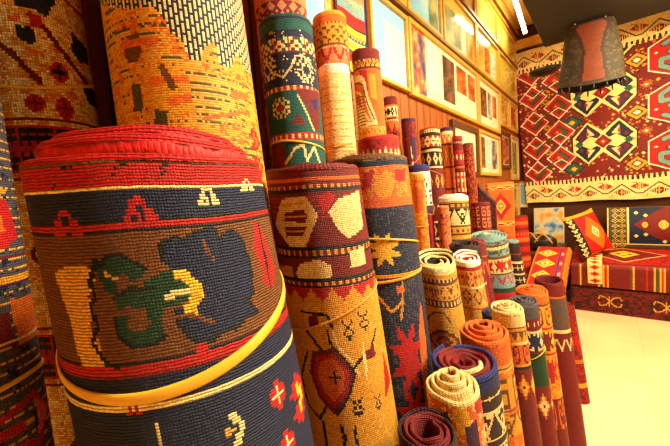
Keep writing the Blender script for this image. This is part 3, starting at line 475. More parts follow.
P_ = dict(
A23=dict(cell=.006, pitch=.008, th=.007, hole=.008, turns=3, rim='N', inner='K'),
A1=dict(cell=.0035, flap=2.6), A2=dict(cell=.0048, flap=2.8), A3=dict(cell=.0042, mat='F', flap=-2.7),
A4=dict(cell=.0042, rim='E', inner='N', flap=2.2), A4b=dict(cell=.0045, rim='S', inner='S'), A5=dict(cell=.005, mat='R', rim='W', inner='C', tel=-.01),
A5b=dict(rim='H', inner='B'), A6=dict(rim='D', inner='O', cell=.004), A7=dict(rim='D'), A8=dict(rim='R', inner='R', cell=.004), A9=dict(rim='P', inner='D', cell=.005),
A10=dict(rim='R'), A11=dict(rim='P'), A12=dict(rim='R'), A13=dict(rim='B', cell=.006), A14=dict(rim='U', inner='U', cell=.004, tel=.004), A15=dict(rim='H', inner='O', pitch=.009, th=.0075, hole=.008),
A16=dict(rim='S', inner='O', pitch=.009, th=.0075, hole=.008), A17=dict(rim='W', inner='C', tel=.006), A18=dict(rim='D', cell=.005), A20=dict(rim='D', cell=.006),
B1=dict(cell=.0028, mat='R', rim='R', inner='D', tel=.018, telin=1.2, pitch=.013, th=.0122, flap=2.6, sgn=-1, dent=.008), B2=dict(cell=.0032, rim='D', inner='D', flap=-2.2, dent=.01, tel=.003),
B3=dict(cell=.0038, rim='B', inner='B', tel=.004, flap=2.4), M1=dict(tilt=.28, rim='C', inner='M', cone=-.003, pitch=.0155, th=.0075, flap=2.2, hole=.01), M2=dict(tilt=.28, rim='W', inner='R', pitch=.013, th=.007, cone=-.003, flap=2.3, hole=.01),
M3=dict(tilt=.2, rim='M', inner='K', pitch=.0115, th=.0075, flap=2.3, cone=.003), M4=dict(rim='D', inner='D'), M5=dict(tilt=.2, rim='L', inner='C', cone=.003, pitch=.013, th=.0085, flap=2.5),
M6=dict(rim='L', inner='U'), F1=dict(tilt=.08, rim2='D', rim='M', inner='D', pitch=.0095, th=.0070, hole=.020, flap=2.6, cone=.001, cell=.003), F2=dict(tilt=.14, rim='C', inner='O', pitch=.0100, th=.0078, hole=.008, cone=.0075, flap=-2.5, cell=.003),
F3=dict(tilt=.14, rim2='DC', rim='U', inner='R', pitch=.0135, th=.0100, hole=.012, cone=-.002, flap=-2.4, cell=.0033), F4=dict(tilt=.14, rim='O', inner='D', pitch=.0118, th=.0088, hole=.010, cone=.006, flap=2.4, cell=.0035),
F5=dict(rim='N', inner='K', flap=2.4), F6=dict(tilt=.14, rim='C', inner='B', pitch=.009, th=.0066, hole=.009, cone=.004, flap=2.4, cell=.0035), F7=dict(tilt=.14, rim='Q', inner='N', pitch=.011, th=.0085, hole=.012, flap=2.3, cone=.004),
F8=dict(tilt=.14, rim='O', inner='D', pitch=.0115, th=.0082, hole=.01, flap=2.4, cone=.004), F9=dict(tilt=.12, rim='D', inner='D', pitch=.009, th=.006, turns=2, flap=2.4), F10=dict(rim='D', inner='D', cell=.006))
for k_ in ROLLS:
    d = dict(P_[k_]); mt_ = {'R': M_RIB, 'F': M_FLAT, None: M_KNOT}[d.pop('mat', None)]
    make_roll(k_, mat=mt_, **d)
# ------------------------------------------------------------------ the room
def plaster(name, color, rough=.8): return noisy(name, color, rough=rough, var=.08, scale=3, bump=.03)
def wood_planks(name, color, dark):
    mt, n, l, b = newmat(name, .42, None, .4)
    tc = n.new('ShaderNodeTexCoord'); sp = n.new('ShaderNodeSeparateXYZ'); l.new(tc.outputs['Object'], sp.inputs[0])
    fr = math_node(n, l, 'FRACT', math_node(n, l, 'MULTIPLY', sp.outputs[1], 9.0))
    gap = math_node(n, l, 'GREATER_THAN', math_node(n, l, 'ABSOLUTE', math_node(n, l, 'SUBTRACT', fr, .5)), .46)
    mp = n.new('ShaderNodeMapping'); mp.inputs['Scale'].default_value = (8, 30, 1.5); l.new(tc.outputs['Object'], mp.inputs[0])
    nz = n.new('ShaderNodeTexNoise'); nz.inputs['Scale'].default_value = 1.5; nz.inputs['Detail'].default_value = 6; l.new(mp.outputs[0], nz.inputs['Vector'])
    cr = n.new('ShaderNodeValToRGB'); cr.color_ramp.elements[0].position = .3; cr.color_ramp.elements[1].position = .7
    cr.color_ramp.elements[0].color = (*lin(dark), 1); cr.color_ramp.elements[1].color = (*lin(color), 1); l.new(nz.outputs[0], cr.inputs[0])
    mx = n.new('ShaderNodeMix'); mx.data_type = 'RGBA'; l.new(gap, mx.inputs['Factor']); l.new(cr.outputs[0], mx.inputs['A']); mx.inputs['B'].default_value = (*lin((60,24,8)), 1)
    l.new(mx.outputs['Result'], b.inputs['Base Color'])
    bp = n.new('ShaderNodeBump'); bp.invert = True; bp.inputs['Distance'].default_value = .006; l.new(gap, bp.inputs['Height']); l.new(bp.outputs[0], b.inputs['Normal'])
    return mt
M_PLANK = wood_planks('orange_stained_planks', (168,88,26), (126,58,14))
M_WALL = plaster('warm_plaster', (226,178,96))
M_DKWALL = plaster('dark_brown_panel', (74,36,18))
M_SLAB = noisy('dark_grey_painted_ceiling', (54,50,48), rough=.7, var=.12, scale=2.5, bump=.03)
mt, n, l, b = newmat('polished_cream_tiles', .16, None, .5)
tc = n.new('ShaderNodeTexCoord'); br = n.new('ShaderNodeTexBrick'); br.offset = 0
br.inputs['Scale'].default_value = 1.0; br.inputs['Brick Width'].default_value = .6; br.inputs['Row Height'].default_value = .6; br.inputs['Mortar Size'].default_value = .004
br.inputs['Color1'].default_value = (*lin((226,208,164)), 1); br.inputs['Color2'].default_value = (*lin((222,202,156)), 1); br.inputs['Mortar'].default_value = (*lin((216,194,148)), 1)
l.new(tc.outputs['Object'], br.inputs['Vector'])
nz = n.new('ShaderNodeTexNoise'); nz.inputs['Scale'].default_value = 2.2; nz.inputs['Detail'].default_value = 6; l.new(tc.outputs['Object'], nz.inputs['Vector'])
mr = n.new('ShaderNodeMapRange'); mr.inputs[1].default_value = .3; mr.inputs[2].default_value = .7; mr.inputs[3].default_value = .86; mr.inputs[4].default_value = 1.08; l.new(nz.outputs[0], mr.inputs[0])
vm = n.new('ShaderNodeVectorMath'); vm.operation = 'SCALE'; l.new(br.outputs['Color'], vm.inputs[0]); l.new(mr.outputs[0], vm.inputs['Scale']); l.new(vm.outputs[0], b.inputs['Base Color'])
mr2 = n.new('ShaderNodeMapRange'); mr2.inputs[3].default_value = .12; mr2.inputs[4].default_value = .35; l.new(nz.outputs[0], mr2.inputs[0]); l.new(mr2.outputs[0], b.inputs['Roughness'])
M_FLOOR = mt
YB = 5.30; X1 = 3.1; Y0 = -1.4; ZC = 3.6
def struct(name, bx, mat): return tag(MB().box(*bx).build(name, mat), kind='structure')
struct('floor', (-.15, Y0, -.1, X1, YB, 0), M_FLOOR)
struct('wall_left', (-.12, Y0, 0, 0, YB, ZC), M_PLANK)
struct('wall_back', (-.12, YB, 0, X1, YB+.12, ZC), M_DKWALL)
struct('wall_right', (X1, Y0, 0, X1+.12, YB, ZC), M_WALL)
struct('wall_front', (-.12, Y0-.12, 0, X1, Y0, ZC), M_WALL)
struct('ceiling', (-.12, Y0, ZC, X1, YB, ZC+.1), M_WALL)
struct('trim_1', (.44, Y0+.01, 3.0, X1-.01, 4.6, 3.3), M_SLAB)          # lowered dark ceiling over the aisle
struct('trim_2', (0.0, YB-.06, 3.30, X1-.01, YB-.001, 3.42), M_GOLD)   # beam over the hanging kilim

# pipes running along the top of the left wall
for i, (x, z) in enumerate(((.03, 3.44), (.06, 3.49), (.10, 3.54))):
    p = MB().tube([(x, -1.3, z), (x, 1.5, z), (x, 5.22, z)], .012, 8).build('ceiling_pipe', M_PIPE, smooth=True)
    tag(p, ['lowest yellow pipe running above the picture frames', 'middle yellow pipe running above the picture frames', 'uppermost yellow pipe, nearest the ceiling above the picture frames'][i], 'pipe', 'pipes above the frames')

# fluorescent tube in the gap beside the lowered ceiling
mt, n, l, b = newmat('lit_tube', .4, (255, 244, 214))
b.inputs['Emission Color'].default_value = (1, .84, .5, 1); b.inputs['Emission Strength'].default_value = 75; M_TUBE = mt
M_WHITEMETAL = noisy('cream_metal', (214,196,160), rough=.4, var=.05, scale=8, bump=.01)
t = empty('tube_light', (.265, 4.17, 3.31))
MB().tube([(0, -.5, -.03), (0, .5, -.03)], .018, 16).build('lamp_tube', M_TUBE, t, smooth=True)
hb = MB().box(-.016, -.54, -.002, .016, .54, .03); hb.build('housing', M_WHITEMETAL, t, bevel=.005); t.rotation_euler = (0, 0, math.radians(4))
for s in (-1, 1): MB().box(-.022, s*.52-.018, -.055, .022, s*.52+.018, -.005).build('tube_holder', M_WHITEMETAL, t, bevel=.003)
MB().box(-.012, -.02, .03, .012, .02, .289).build('bracket', M_WHITEMETAL, t)
tag(t, 'lit fluorescent tube in a slim housing beside the lowered dark ceiling', 'lamp')

# ------------------------------------------------------------------ framed pictures on the left wall
mt, n, l, b = newmat('picture_glass', .03)
tr = n.new('ShaderNodeBsdfTransparent'); tr.inputs[0].default_value = (.97, .98, .97, 1)
gl = n.new('ShaderNodeBsdfGlossy'); gl.inputs['Roughness'].default_value = .06
fz = n.new('ShaderNodeLayerWeight'); fz.inputs[0].default_value = .5; fp = math_node(n, l, 'ADD', math_node(n, l, 'MULTIPLY', math_node(n, l, 'POWER', fz.outputs['Facing'], 4), .45), .03); mx = n.new('ShaderNodeMixShader')
l.new(fp, mx.inputs[0]); l.new(tr.outputs[0], mx.inputs[1]); l.new(gl.outputs[0], mx.inputs[2])
l.new(mx.outputs[0], n['Material Output'].inputs['Surface']); n.remove(b); M_GLASS = mt
def photo_mat(name, c1, c2, c3, scale=9):
    mt, n, l, b = newmat(name, .4, None, .3)
    tc = n.new('ShaderNodeTexCoord'); nz = n.new('ShaderNodeTexNoise'); nz.inputs['Scale'].default_value = scale; nz.inputs['Detail'].default_value = 7
    l.new(tc.outputs['Object'], nz.inputs['Vector'])
    cr = n.new('ShaderNodeValToRGB'); e = cr.color_ramp.elements; e[0].position = .36; e[1].position = .64
    e[0].color = (*lin(c1), 1); e[1].color = (*lin(c3), 1); x = e.new(.5); x.color = (*lin(c2), 1)
    l.new(nz.outputs[0], cr.inputs[0]); l.new(cr.outputs[0], b.inputs['Base Color'])
    return mt
PM = dict(
 blue=photo_mat('photo_pale_blue', (120,180,220), (140,194,226), (180,214,232), 2.5),
 ice=photo_mat('photo_ice', (170,206,214), (190,218,222), (214,228,224), 3),
 mixed=photo_mat('photo_street', (40,70,150), (190,90,40), (230,180,120), 12),
 dark=photo_mat('photo_workshop', (60,34,30), (110,66,44), (150,90,60), 9),
 rust=photo_mat('photo_rust', (150,56,16), (196,84,24), (220,130,60), 8),
 ochre=photo_mat('photo_ochre', (170,120,40), (216,166,60), (234,196,100), 6),
 green=photo_mat('photo_olive', (96,110,80), (140,150,104), (190,186,120), 7),
 grey=photo_mat('photo_grey', (70,70,90), (130,126,130), (200,196,190), 10),
 yellow=photo_mat('photo_yellow', (222,176,50), (240,200,70), (246,216,110), 3))
M_MAT = noisy('white_mount_card', (240,228,200), rough=.7, var=.04, scale=5, bump=.01)
M_MATBLUE = noisy('pale_blue_mount_card', (150,200,232), rough=.7, var=.04, scale=5, bump=.01)
M_MATYEL = noisy('yellow_mount_card', (236,196,84), rough=.7, var=.05, scale=5, bump=.01)
def picture(y0, y1, z0, z1, label, photos, fmat=M_GOLD, mmat=M_MAT, bar=.03, tilt=.012, depth=.03, glass=True, wall='left', x=0):
    """u runs along the wall away from the camera, v up"""
    w_, h_ = y1-y0, z1-z0
    r = empty('framed_picture', (0, 0, 0))
    fb = MB()
    fb.box(0, 0, 0, depth, w_, bar); fb.box(0, 0, h_-bar, depth, w_, h_); fb.box(0, 0, bar, depth, bar, h_-bar); fb.box(0, w_-bar, bar, depth, w_, h_-bar)
    fb.build('frame', fmat, r, bevel=.004)
    MB().box(.004, bar*.7, bar*.7, .010, w_-bar*.7, h_-bar*.7).build('mount_card', mmat, r)
    for (u0, v0, u1, v1, k) in photos:
        iw, ih = w_-2*bar, h_-2*bar
        MB().box(.0095, bar+u0*iw, bar+v0*ih, .0115, bar+u1*iw, bar+v1*ih).build('photo', PM[k], r)
    if glass: MB().box(min(.016, depth-.0035), bar*.8, bar*.8, min(.018, depth-.0015), w_-bar*.8, h_-bar*.8).build('glass_pane', M_GLASS, r)
    if wall == 'left':
        r.location = (.004+tilt*h_*0, y0, z0); r.rotation_euler = (0, tilt, 0)
        r.location.x = .003
    else:
        r.rotation_euler = (0, 0, -math.pi/2); r.location = (x, YB-.003, z0)
    tag(r, label, 'picture', 'framed pictures on the wall')
    return r
T0 = 0.0
picture(.97, 1.235, 2.13, 2.54, 'orange framed pale blue picture above the navy and teal roll', [(.03,.03,.97,.97,'blue')], mmat=M_MATBLUE, bar=.045, tilt=T0, depth=.0165)
picture(1.55, 1.985, 2.06, 2.53, 'pale blue blank framed picture right of the striped textile', [(.35,.1,.99,.8,'ice')], mmat=M_MATBLUE, bar=.022, tilt=T0)
picture(2.0, 3.43, 2.05, 2.54, 'long gold framed collage with blue street photo and rust photos in its middle row', [(.0,.0,.17,1,'mixed'), (.2,.15,.36,.95,'ice'), (.40,.12,.58,.92,'dark'), (.62,.42,.80,.92,'rust'), (.83,.40,.98,.92,'rust')], tilt=T0)
picture(3.45, 4.24, 2.05, 2.54, 'gold framed white mounted picture with dark photos, beside the long collage', [(.08,.2,.38,.85,'dark'), (.45,.2,.62,.85,'grey'), (.68,.3,.9,.85,'rust')], tilt=T0)
picture(4.27, 4.72, 2.16, 2.54, 'narrow gold picture with ochre photo near the back corner', [(.1,.1,.9,.9,'ochre')], mmat=M_MATYEL, tilt=T0)
picture(4.76, 5.2, 2.16, 2.54, 'last ochre picture of its row, touching the back corner', [(.1,.1,.9,.9,'rust')], mmat=M_MATYEL, tilt=T0)
picture(.6, 1.98, 2.575, 3.03, 'pale blue framed picture high at the left above the blank blue one', [(.02,.02,.98,.98,'blue')], mmat=M_MATBLUE, tilt=T0)
picture(2.0, 2.57, 2.575, 3.03, 'cyan framed picture in the second highest row', [(.05,.05,.6,.95,'blue'), (.65,.05,.95,.95,'green')], mmat=M_MATBLUE, tilt=T0)
picture(2.6, 3.43, 2.575, 3.03, 'olive and pale green framed collage in the second highest row', [(.05,.05,.5,.75,'green'), (.53,.05,.68,.9,'ice'), (.71,.05,.98,.9,'ochre')], mmat=M_MATYEL, tilt=T0)
picture(3.45, 4.24, 2.575, 3.03, 'yellow framed collage with three small ochre photos', [(.08,.1,.3,.8,'ochre'), (.36,.1,.6,.75,'rust'), (.66,.1,.9,.75,'ice')], mmat=M_MATYEL, tilt=T0)
picture(4.27, 5.2, 2.575, 3.03, 'yellow framed picture in the second highest row at the back corner', [(.06,.06,.94,.94,'yellow')], mmat=M_MATYEL, tilt=T0)
picture(1.6, 3.43, 3.06, 3.40, 'long plain yellow framed picture in the highest row', [(.03,.05,.97,.95,'yellow')], mmat=M_MATYEL, tilt=T0)
picture(3.45, 4.24, 3.06, 3.40, 'yellow framed picture in the highest row mirroring the lit tube', [(.03,.05,.97,.95,'yellow')], mmat=M_MATYEL, tilt=T0)
picture(4.27, 5.2, 3.06, 3.40, 'yellow framed picture in the highest row at the back corner', [(.03,.05,.97,.95,'yellow')], mmat=M_MATYEL, tilt=T0)
picture(2.70, 3.38, 1.54, 2.0, 'dark brown framed white picture behind the slim red rolls', [(.12,.3,.5,.8,'ice')], fmat=M_DKWOOD, bar=.05, tilt=T0)
picture(3.42, 4.21, 1.56, 2.01, 'gold framed white picture with two dark photos in the lowest full row', [(.06,.12,.26,.92,'dark'), (.32,.12,.56,.92,'ice'), (.6,.12,.9,.92,'grey')], tilt=T0)
picture(4.25, 4.73, 1.66, 2.10, 'plain brown wooden framed picture near the back corner', [(.05,.05,.95,.95,'rust')], fmat=M_DKWOOD, bar=.04, tilt=T0)
picture(4.77, 5.2, 1.52, 2.10, 'narrow gold framed green picture beside the hanging kilim', [(.1,.1,.9,.9,'green')], tilt=T0)
picture(4.5, 5.18, .95, 1.48, 'low gold framed picture near the back corner above the floor rolls', [(.1,.1,.9,.9,'ochre')], tilt=T0)
# ledges between the rows
M_LEDGE = noisy('brown_ledge_wood', (120,78,34), rough=.4, var=.15, scale=10, bump=.03)
for i, z in enumerate((2.557, 3.045)):
    tag(MB().box(.0, -.6, z-.011, .045, 5.22, z+.011).build('picture_ledge', M_LEDGE), ['narrow wooden ledge between the middle and upper picture rows', 'narrow wooden ledge under the highest picture row'][i], 'ledge', 'ledges between the picture rows')

# ------------------------------------------------------------------ flat woven things
def slab_cloth(name, s0, s1, h, cell, cv, fn, mat, parent=None, thick=.006):
    """a woven sheet from a canvas; fn(s,t) in metres -> front point, back point arrays"""
    nc, nr = cv.nc, cv.nr
    s = cv.s0/1000+np.arange(nc+1)*cv.cw/1000; t = np.minimum(np.arange(nr+1)*cv.cell/1000, h)
    Sg, Tg = np.meshgrid(s, t); F, Bk = fn(Sg, Tg)
    n = (nr+1)*(nc+1); I = np.arange(n).reshape(nr+1, nc+1)
    q = np.stack([I[:-1, :-1], I[1:, :-1], I[1:, 1:], I[:-1, 1:]], -1).reshape(-1, 4)
    U = np.stack(np.meshgrid(np.arange(nc+1), np.arange(nr+1)), -1).astype(float)
    uq = np.stack([U[:-1, :-1], U[1:, :-1], U[1:, 1:], U[:-1, 1:]], 2).reshape(-1, 4, 2)
    cq = PTAB[cv.g].reshape(-1, 3)
    # coarse back + rim
    def rim(idx):
        a = idx; b_ = idx+n
        return np.stack([a[:-1], a[1:], b_[1:], b_[:-1]], -1)
    rims = [rim(I[0]), rim(I[:, -1]), rim(I[-1][::-1]), rim(I[::-1, 0])]
    rq = np.concatenate(rims); bq = q[:, ::-1]+n
    V = np.concatenate([F.reshape(-1, 3), Bk.reshape(-1, 3)])
    Q = np.concatenate([q, bq, rq]); Cc = np.concatenate([cq, cq*.9, np.tile(cq.mean(0), (len(rq), 1))])
    Uu = np.concatenate([uq, uq[:, ::-1], np.zeros((len(rq), 4, 2))])
    return link(name, mesh_fast(name, V, Q, True, Cc, Uu), mat, parent)

# ---- the big hanging kilim: canvas x = room x (mm), canvas t = mm below its top (z 3.25)
KT = 3250.
kc = Canvas(0, 2500, 2070, 6.0, 'D')
def kz(z): return KT-z*1000
rs = np.random.default_rng(5)
def KP(k, pts, cx, cz, sx, sz): kc.poly(k, [(cx+p[0]*sx, kz(cz/1000)-p[1]*sz) for p in pts])
def KL(k, wd, pts, cx, cz, sx, sz): kc.line(k, wd, [(cx+p[0]*sx, kz(cz/1000)-p[1]*sz) for p in pts])
OCT = [(-1,-.35),(-1,.35),(-.5,1),(0,.48),(.5,1),(1,.35),(1,-.35),(.5,-1),(0,-.48),(-.5,-1)]
def dia(w, h): return [(-w, 0), (0, h), (w, 0), (0, -h)]
def medallion(cx, cz, sx, sz):
    KP('K', [(x*1.05, y*1.05) for x, y in OCT], cx, cz, sx, sz); KP('C', OCT, cx, cz, sx, sz)
    for a in (-1, 1):
        for b in (-1, 1):
            KP('K', [(0,.06*b),(.10*a,.40*b),(.5*a,.90*b),(.93*a,.30*b),(.70*a,.06*b),(.42*a,.30*b)], cx, cz, sx, sz)
            KP('N' if b*a > 0 else 'P', [(0,.10*b),(.13*a,.38*b),(.5*a,.83*b),(.87*a,.30*b),(.70*a,.10*b),(.42*a,.34*b)], cx, cz, sx, sz)
            KP('C', [(.26*a,.34*b),(.50*a,.70*b),(.52*a,.30*b)], cx, cz, sx, sz)
            KP('R', [(.5*a+u*.5, .44*b+v) for u, v in dia(.12, .12)], cx, cz, sx, sz)
            KP('D', [(.72*a+u*.7, .30*b+v) for u, v in dia(.10, .12)], cx, cz, sx, sz)
    KP('C', dia(.34, .38), cx, cz, sx, sz); KP('D', dia(.29, .32), cx, cz, sx, sz); KP('R', dia(.16, .18), cx, cz, sx, sz); KP('C', dia(.05, .06), cx, cz, sx, sz)
    for a in (-1, 1):
        KP('E', [(.80*a+u, v) for u, v in dia(.16, .16)], cx, cz, sx, sz); KP('H', [(.94*a+u, v) for u, v in dia(.05, .06)], cx, cz, sx, sz)
HEX = [(-1, 0), (-.55, .55), (0, .12), (.45, .98), (1, .3), (.55, -.2), (.1, -.05), (.5, -.8), (-.1, -.95), (-.6, -.45)]
def redhook(cx, cz, sx, sz, inner='J', line='W', m=1):
    # two linked hooks inside a red lozenge
    for o, f in ((-.5, -.36), (.5, .36)):
        KP(line, [(m*(o+u), f+v) for u, v in dia(.60, .66)], cx, cz, sx, sz)
        KP('R', [(m*(o+u), f+v) for u, v in dia(.55, .60)], cx, cz, sx, sz)
        KP('K', [(m*(o+u), f+v) for u, v in dia(.36, .40)], cx, cz, sx, sz)
        KP(inner, [(m*(o+u), f+v) for u, v in dia(.32, .36)], cx, cz, sx, sz)
        KP('R', [(m*(o-.10+u), f+.02+v) for u, v in dia(.20, .24)], cx, cz, sx, sz)
        KP('H', [(m*(o-.10+u), f+.02+v) for u, v in dia(.06, .08)], cx, cz, sx, sz)
    KL(line, 9, [(m*-.85, .0), (m*-.5, -.36), (m*-.15, -.05), (m*.2, .1), (m*.5, .3), (m*.85, 0)], cx, cz, sx, sz)
    KL(inner, 20, [(m*-.3, -.25), (m*.0, .0), (m*.3, .25)], cx, cz, sx, sz)
def eye(cx, cz, s, c1='H', c2='C'):
    for sc, k in ((1, 'K'), (.85, c1), (.5, 'B'), (.3, c2)):
        KP(k, dia(1*sc, .8*sc), cx, cz, s, s)
    for a in range(-2, 3):
        KP(c1, dia(.1, .1), cx+a*s*.42, cz+s*(.8-.16*abs(a)*2+.14), s, s); KP(c1, dia(.1, .1), cx+a*s*.42, cz-s*(.8-.16*abs(a)*2+.14), s, s)
# small filler lozenges over the ground
for i in range(1500):
    x, z = rs.uniform(0, 2500), rs.uniform(1450, 3000)
    KP('HCOSJK'[rs.integers(6)], dia(1, 1), x, z, rs.uniform(8, 22), rs.uniform(8, 18))
ZM = [1905, 2495, 3085]
for zc in ZM:
    medallion(925, zc, 315, 262); medallion(2200, zc, 300, 262)
for zc in (2200, 1610, 2790):
    eye(610, zc, 120, 'E', 'Y'); eye(1245, zc, 120, 'H', 'W')
    KP('D', dia(1, 1), 925, zc, 95, 70)
for i, zc in enumerate((1680, 2010, 2350, 2690, 3020)):
    redhook(330, zc, 285, 250, 'J')
    eye(330 if i % 2 else 330, zc+170, 56, 'H', 'J'); eye(120, zc+170, 50, 'O', 'J')
def bighex(cx, cz, w_, h_, m):
    H6 = [(-1,-.5),(-1,.5),(0,1),(1,.5),(1,-.5),(0,-1)]
    KP('W', H6, cx, cz, w_, h_); KP('R', [(x*.94, y*.955) for x, y in H6], cx, cz, w_, h_)
    for f in (-1, 1):
        KL('K', 62, [(m*f*-.25, f*.12), (m*f*.55, f*.12), (m*f*.55, f*.42), (m*f*.05, f*.72), (m*f*-.45, f*.50)], cx, cz, w_, h_)
        KL('L', 46, [(m*f*-.25, f*.12), (m*f*.55, f*.12), (m*f*.55, f*.42), (m*f*.05, f*.72), (m*f*-.45, f*.50)], cx, cz, w_, h_)
        KP('O', dia(.10, .09), cx+m*f*.15*w_, cz+f*.42*h_, w_, h_); KP('W', dia(.07, .05), cx-m*f*.72*w_, cz+f*.2*h_, w_, h_)
for i, zc in enumerate((1720, 2240, 2760, 3280)):
    bighex(1580, zc, 245, 255, -1 if i % 2 else 1)
    eye(1325, zc+255, 60, 'O', 'W'); eye(1850, zc+255, 60, 'O', 'W')
for b0, b1, flipb in ((1190, 1450, 1), (2990, 3250, -1)):
    kc.rect('C', 0, kz(b1/1000), 2500, kz(b0/1000))
    # comb teeth along the inner edge
    yin = b1 if flipb == 1 else b0
    for i in range(0, 2500, 46):
        z0_, z1_ = (yin-26, yin+8) if flipb == 1 else (yin-8, yin+26)
        kc.rect('K', i, kz(z1_/1000), i+20, kz(z0_/1000))
        if flipb == 1: kc.rect('C', i+22, kz((yin+30)/1000), i+42, kz(yin/1000))
        else: kc.rect('C', i+22, kz((yin)/1000), i+42, kz((yin-30)/1000))
    mid_ = (b0+b1)/2-8
    per = 330
    for i in range(-1, 9):
        x = 110+i*per
        # serrated red lozenges above and below a running line
        for (dx, dz, k2) in ((0, -34, 'B'), (per/2, 34, 'R')):
            for st_ in range(-4, 5):
                hh = 46*(1-abs(st_)/5.)
                kc.rect('R' if dx else 'D', x+dx+st_*17-7, kz((mid_+dz+hh)/1000), x+dx+st_*17+7, kz((mid_+dz-hh)/1000))
            KP('H', dia(1, 1), x+dx, mid_+dz, 26, 18); KP('D', dia(1, 1), x+dx, mid_+dz, 13, 9)
            kc.rect('C', x+dx-3, kz((mid_+dz+44)/1000), x+dx+3, kz((mid_+dz-44)/1000))
        kc.line('K', 13, [(x-per*.42, kz((mid_-48)/1000)), (x, kz((mid_+62)/1000)), (x+per*.42, kz((mid_-48)/1000)), (x+per*.58, kz((mid_-48)/1000))] if True else [])
        kc.line('K', 8, [(x+per*.30, kz((mid_+82)/1000)), (x+per*.42, kz((mid_+82)/1000)), (x+per*.42, kz((mid_+50)/1000))])
        kc.line('H', 8, [(x+per*.58, kz((mid_-92)/1000)), (x+per*.70, kz((mid_-92)/1000)), (x+per*.70, kz((mid_-60)/1000))])
def kfn(s, t):
    z = KT/1000-t; x = s + .10*np.clip((3.0-z)/1.8, 0, 1)*np.clip(1-s/1.2, 0, 1)
    y = YB-.042 - .010*np.sin(s*7+.5) - .006*np.sin(s*13+t*2) - .01*t/2
    f = np.stack([x, y, z+.006*np.sin(s*9)], -1); bk = f.copy(); bk[..., 1] += .005
    return f, bk
ko = slab_cloth('kilim', 0, 2.5, 2.06, .006, kc, kfn, M_FLAT)
tag(ko, 'large red, navy and cream kilim hanging on the back wall above the divan', 'kilim')

# ---- striped textile behind the cream roll
tc_ = Canvas(0, 250, 480, 5, 'R')
for z0_, z1_, k in ((0, 60, 'J'), (60, 110, 'S'), (110, 190, 'L'), (190, 250, 'R'), (250, 262, 'N'), (262, 290, 'Y'), (290, 318, 'E'), (318, 330, 'C'), (330, 370, 'Y'), (370, 384, 'E'), (384, 430, 'R'), (430, 480, 'Y')): tc_.band(k, z0_, z1_)
for zz_ in (120, 290, 335): 
    for i in range(10): tc_.motif('vee', {'a': 'Y' if zz_ != 335 else 'G'}, i*26, zz_, i*26+24, zz_+26)
tc_.rect('N', 0, 0, 8, 480); tc_.rect('U', 236, 0, 250, 480)
def tfn(s, t):
    f = np.stack([.014+.004*np.sin(s*30), 1.275+s, 2.52-t], -1); b2 = f.copy(); b2[..., 0] -= .005; return f, b2
tag(slab_cloth('striped_textile', 0, .25, .48, .005, tc_, tfn, M_FLAT), 'small red and yellow striped woven textile hanging between two pale blue pictures', 'textile')
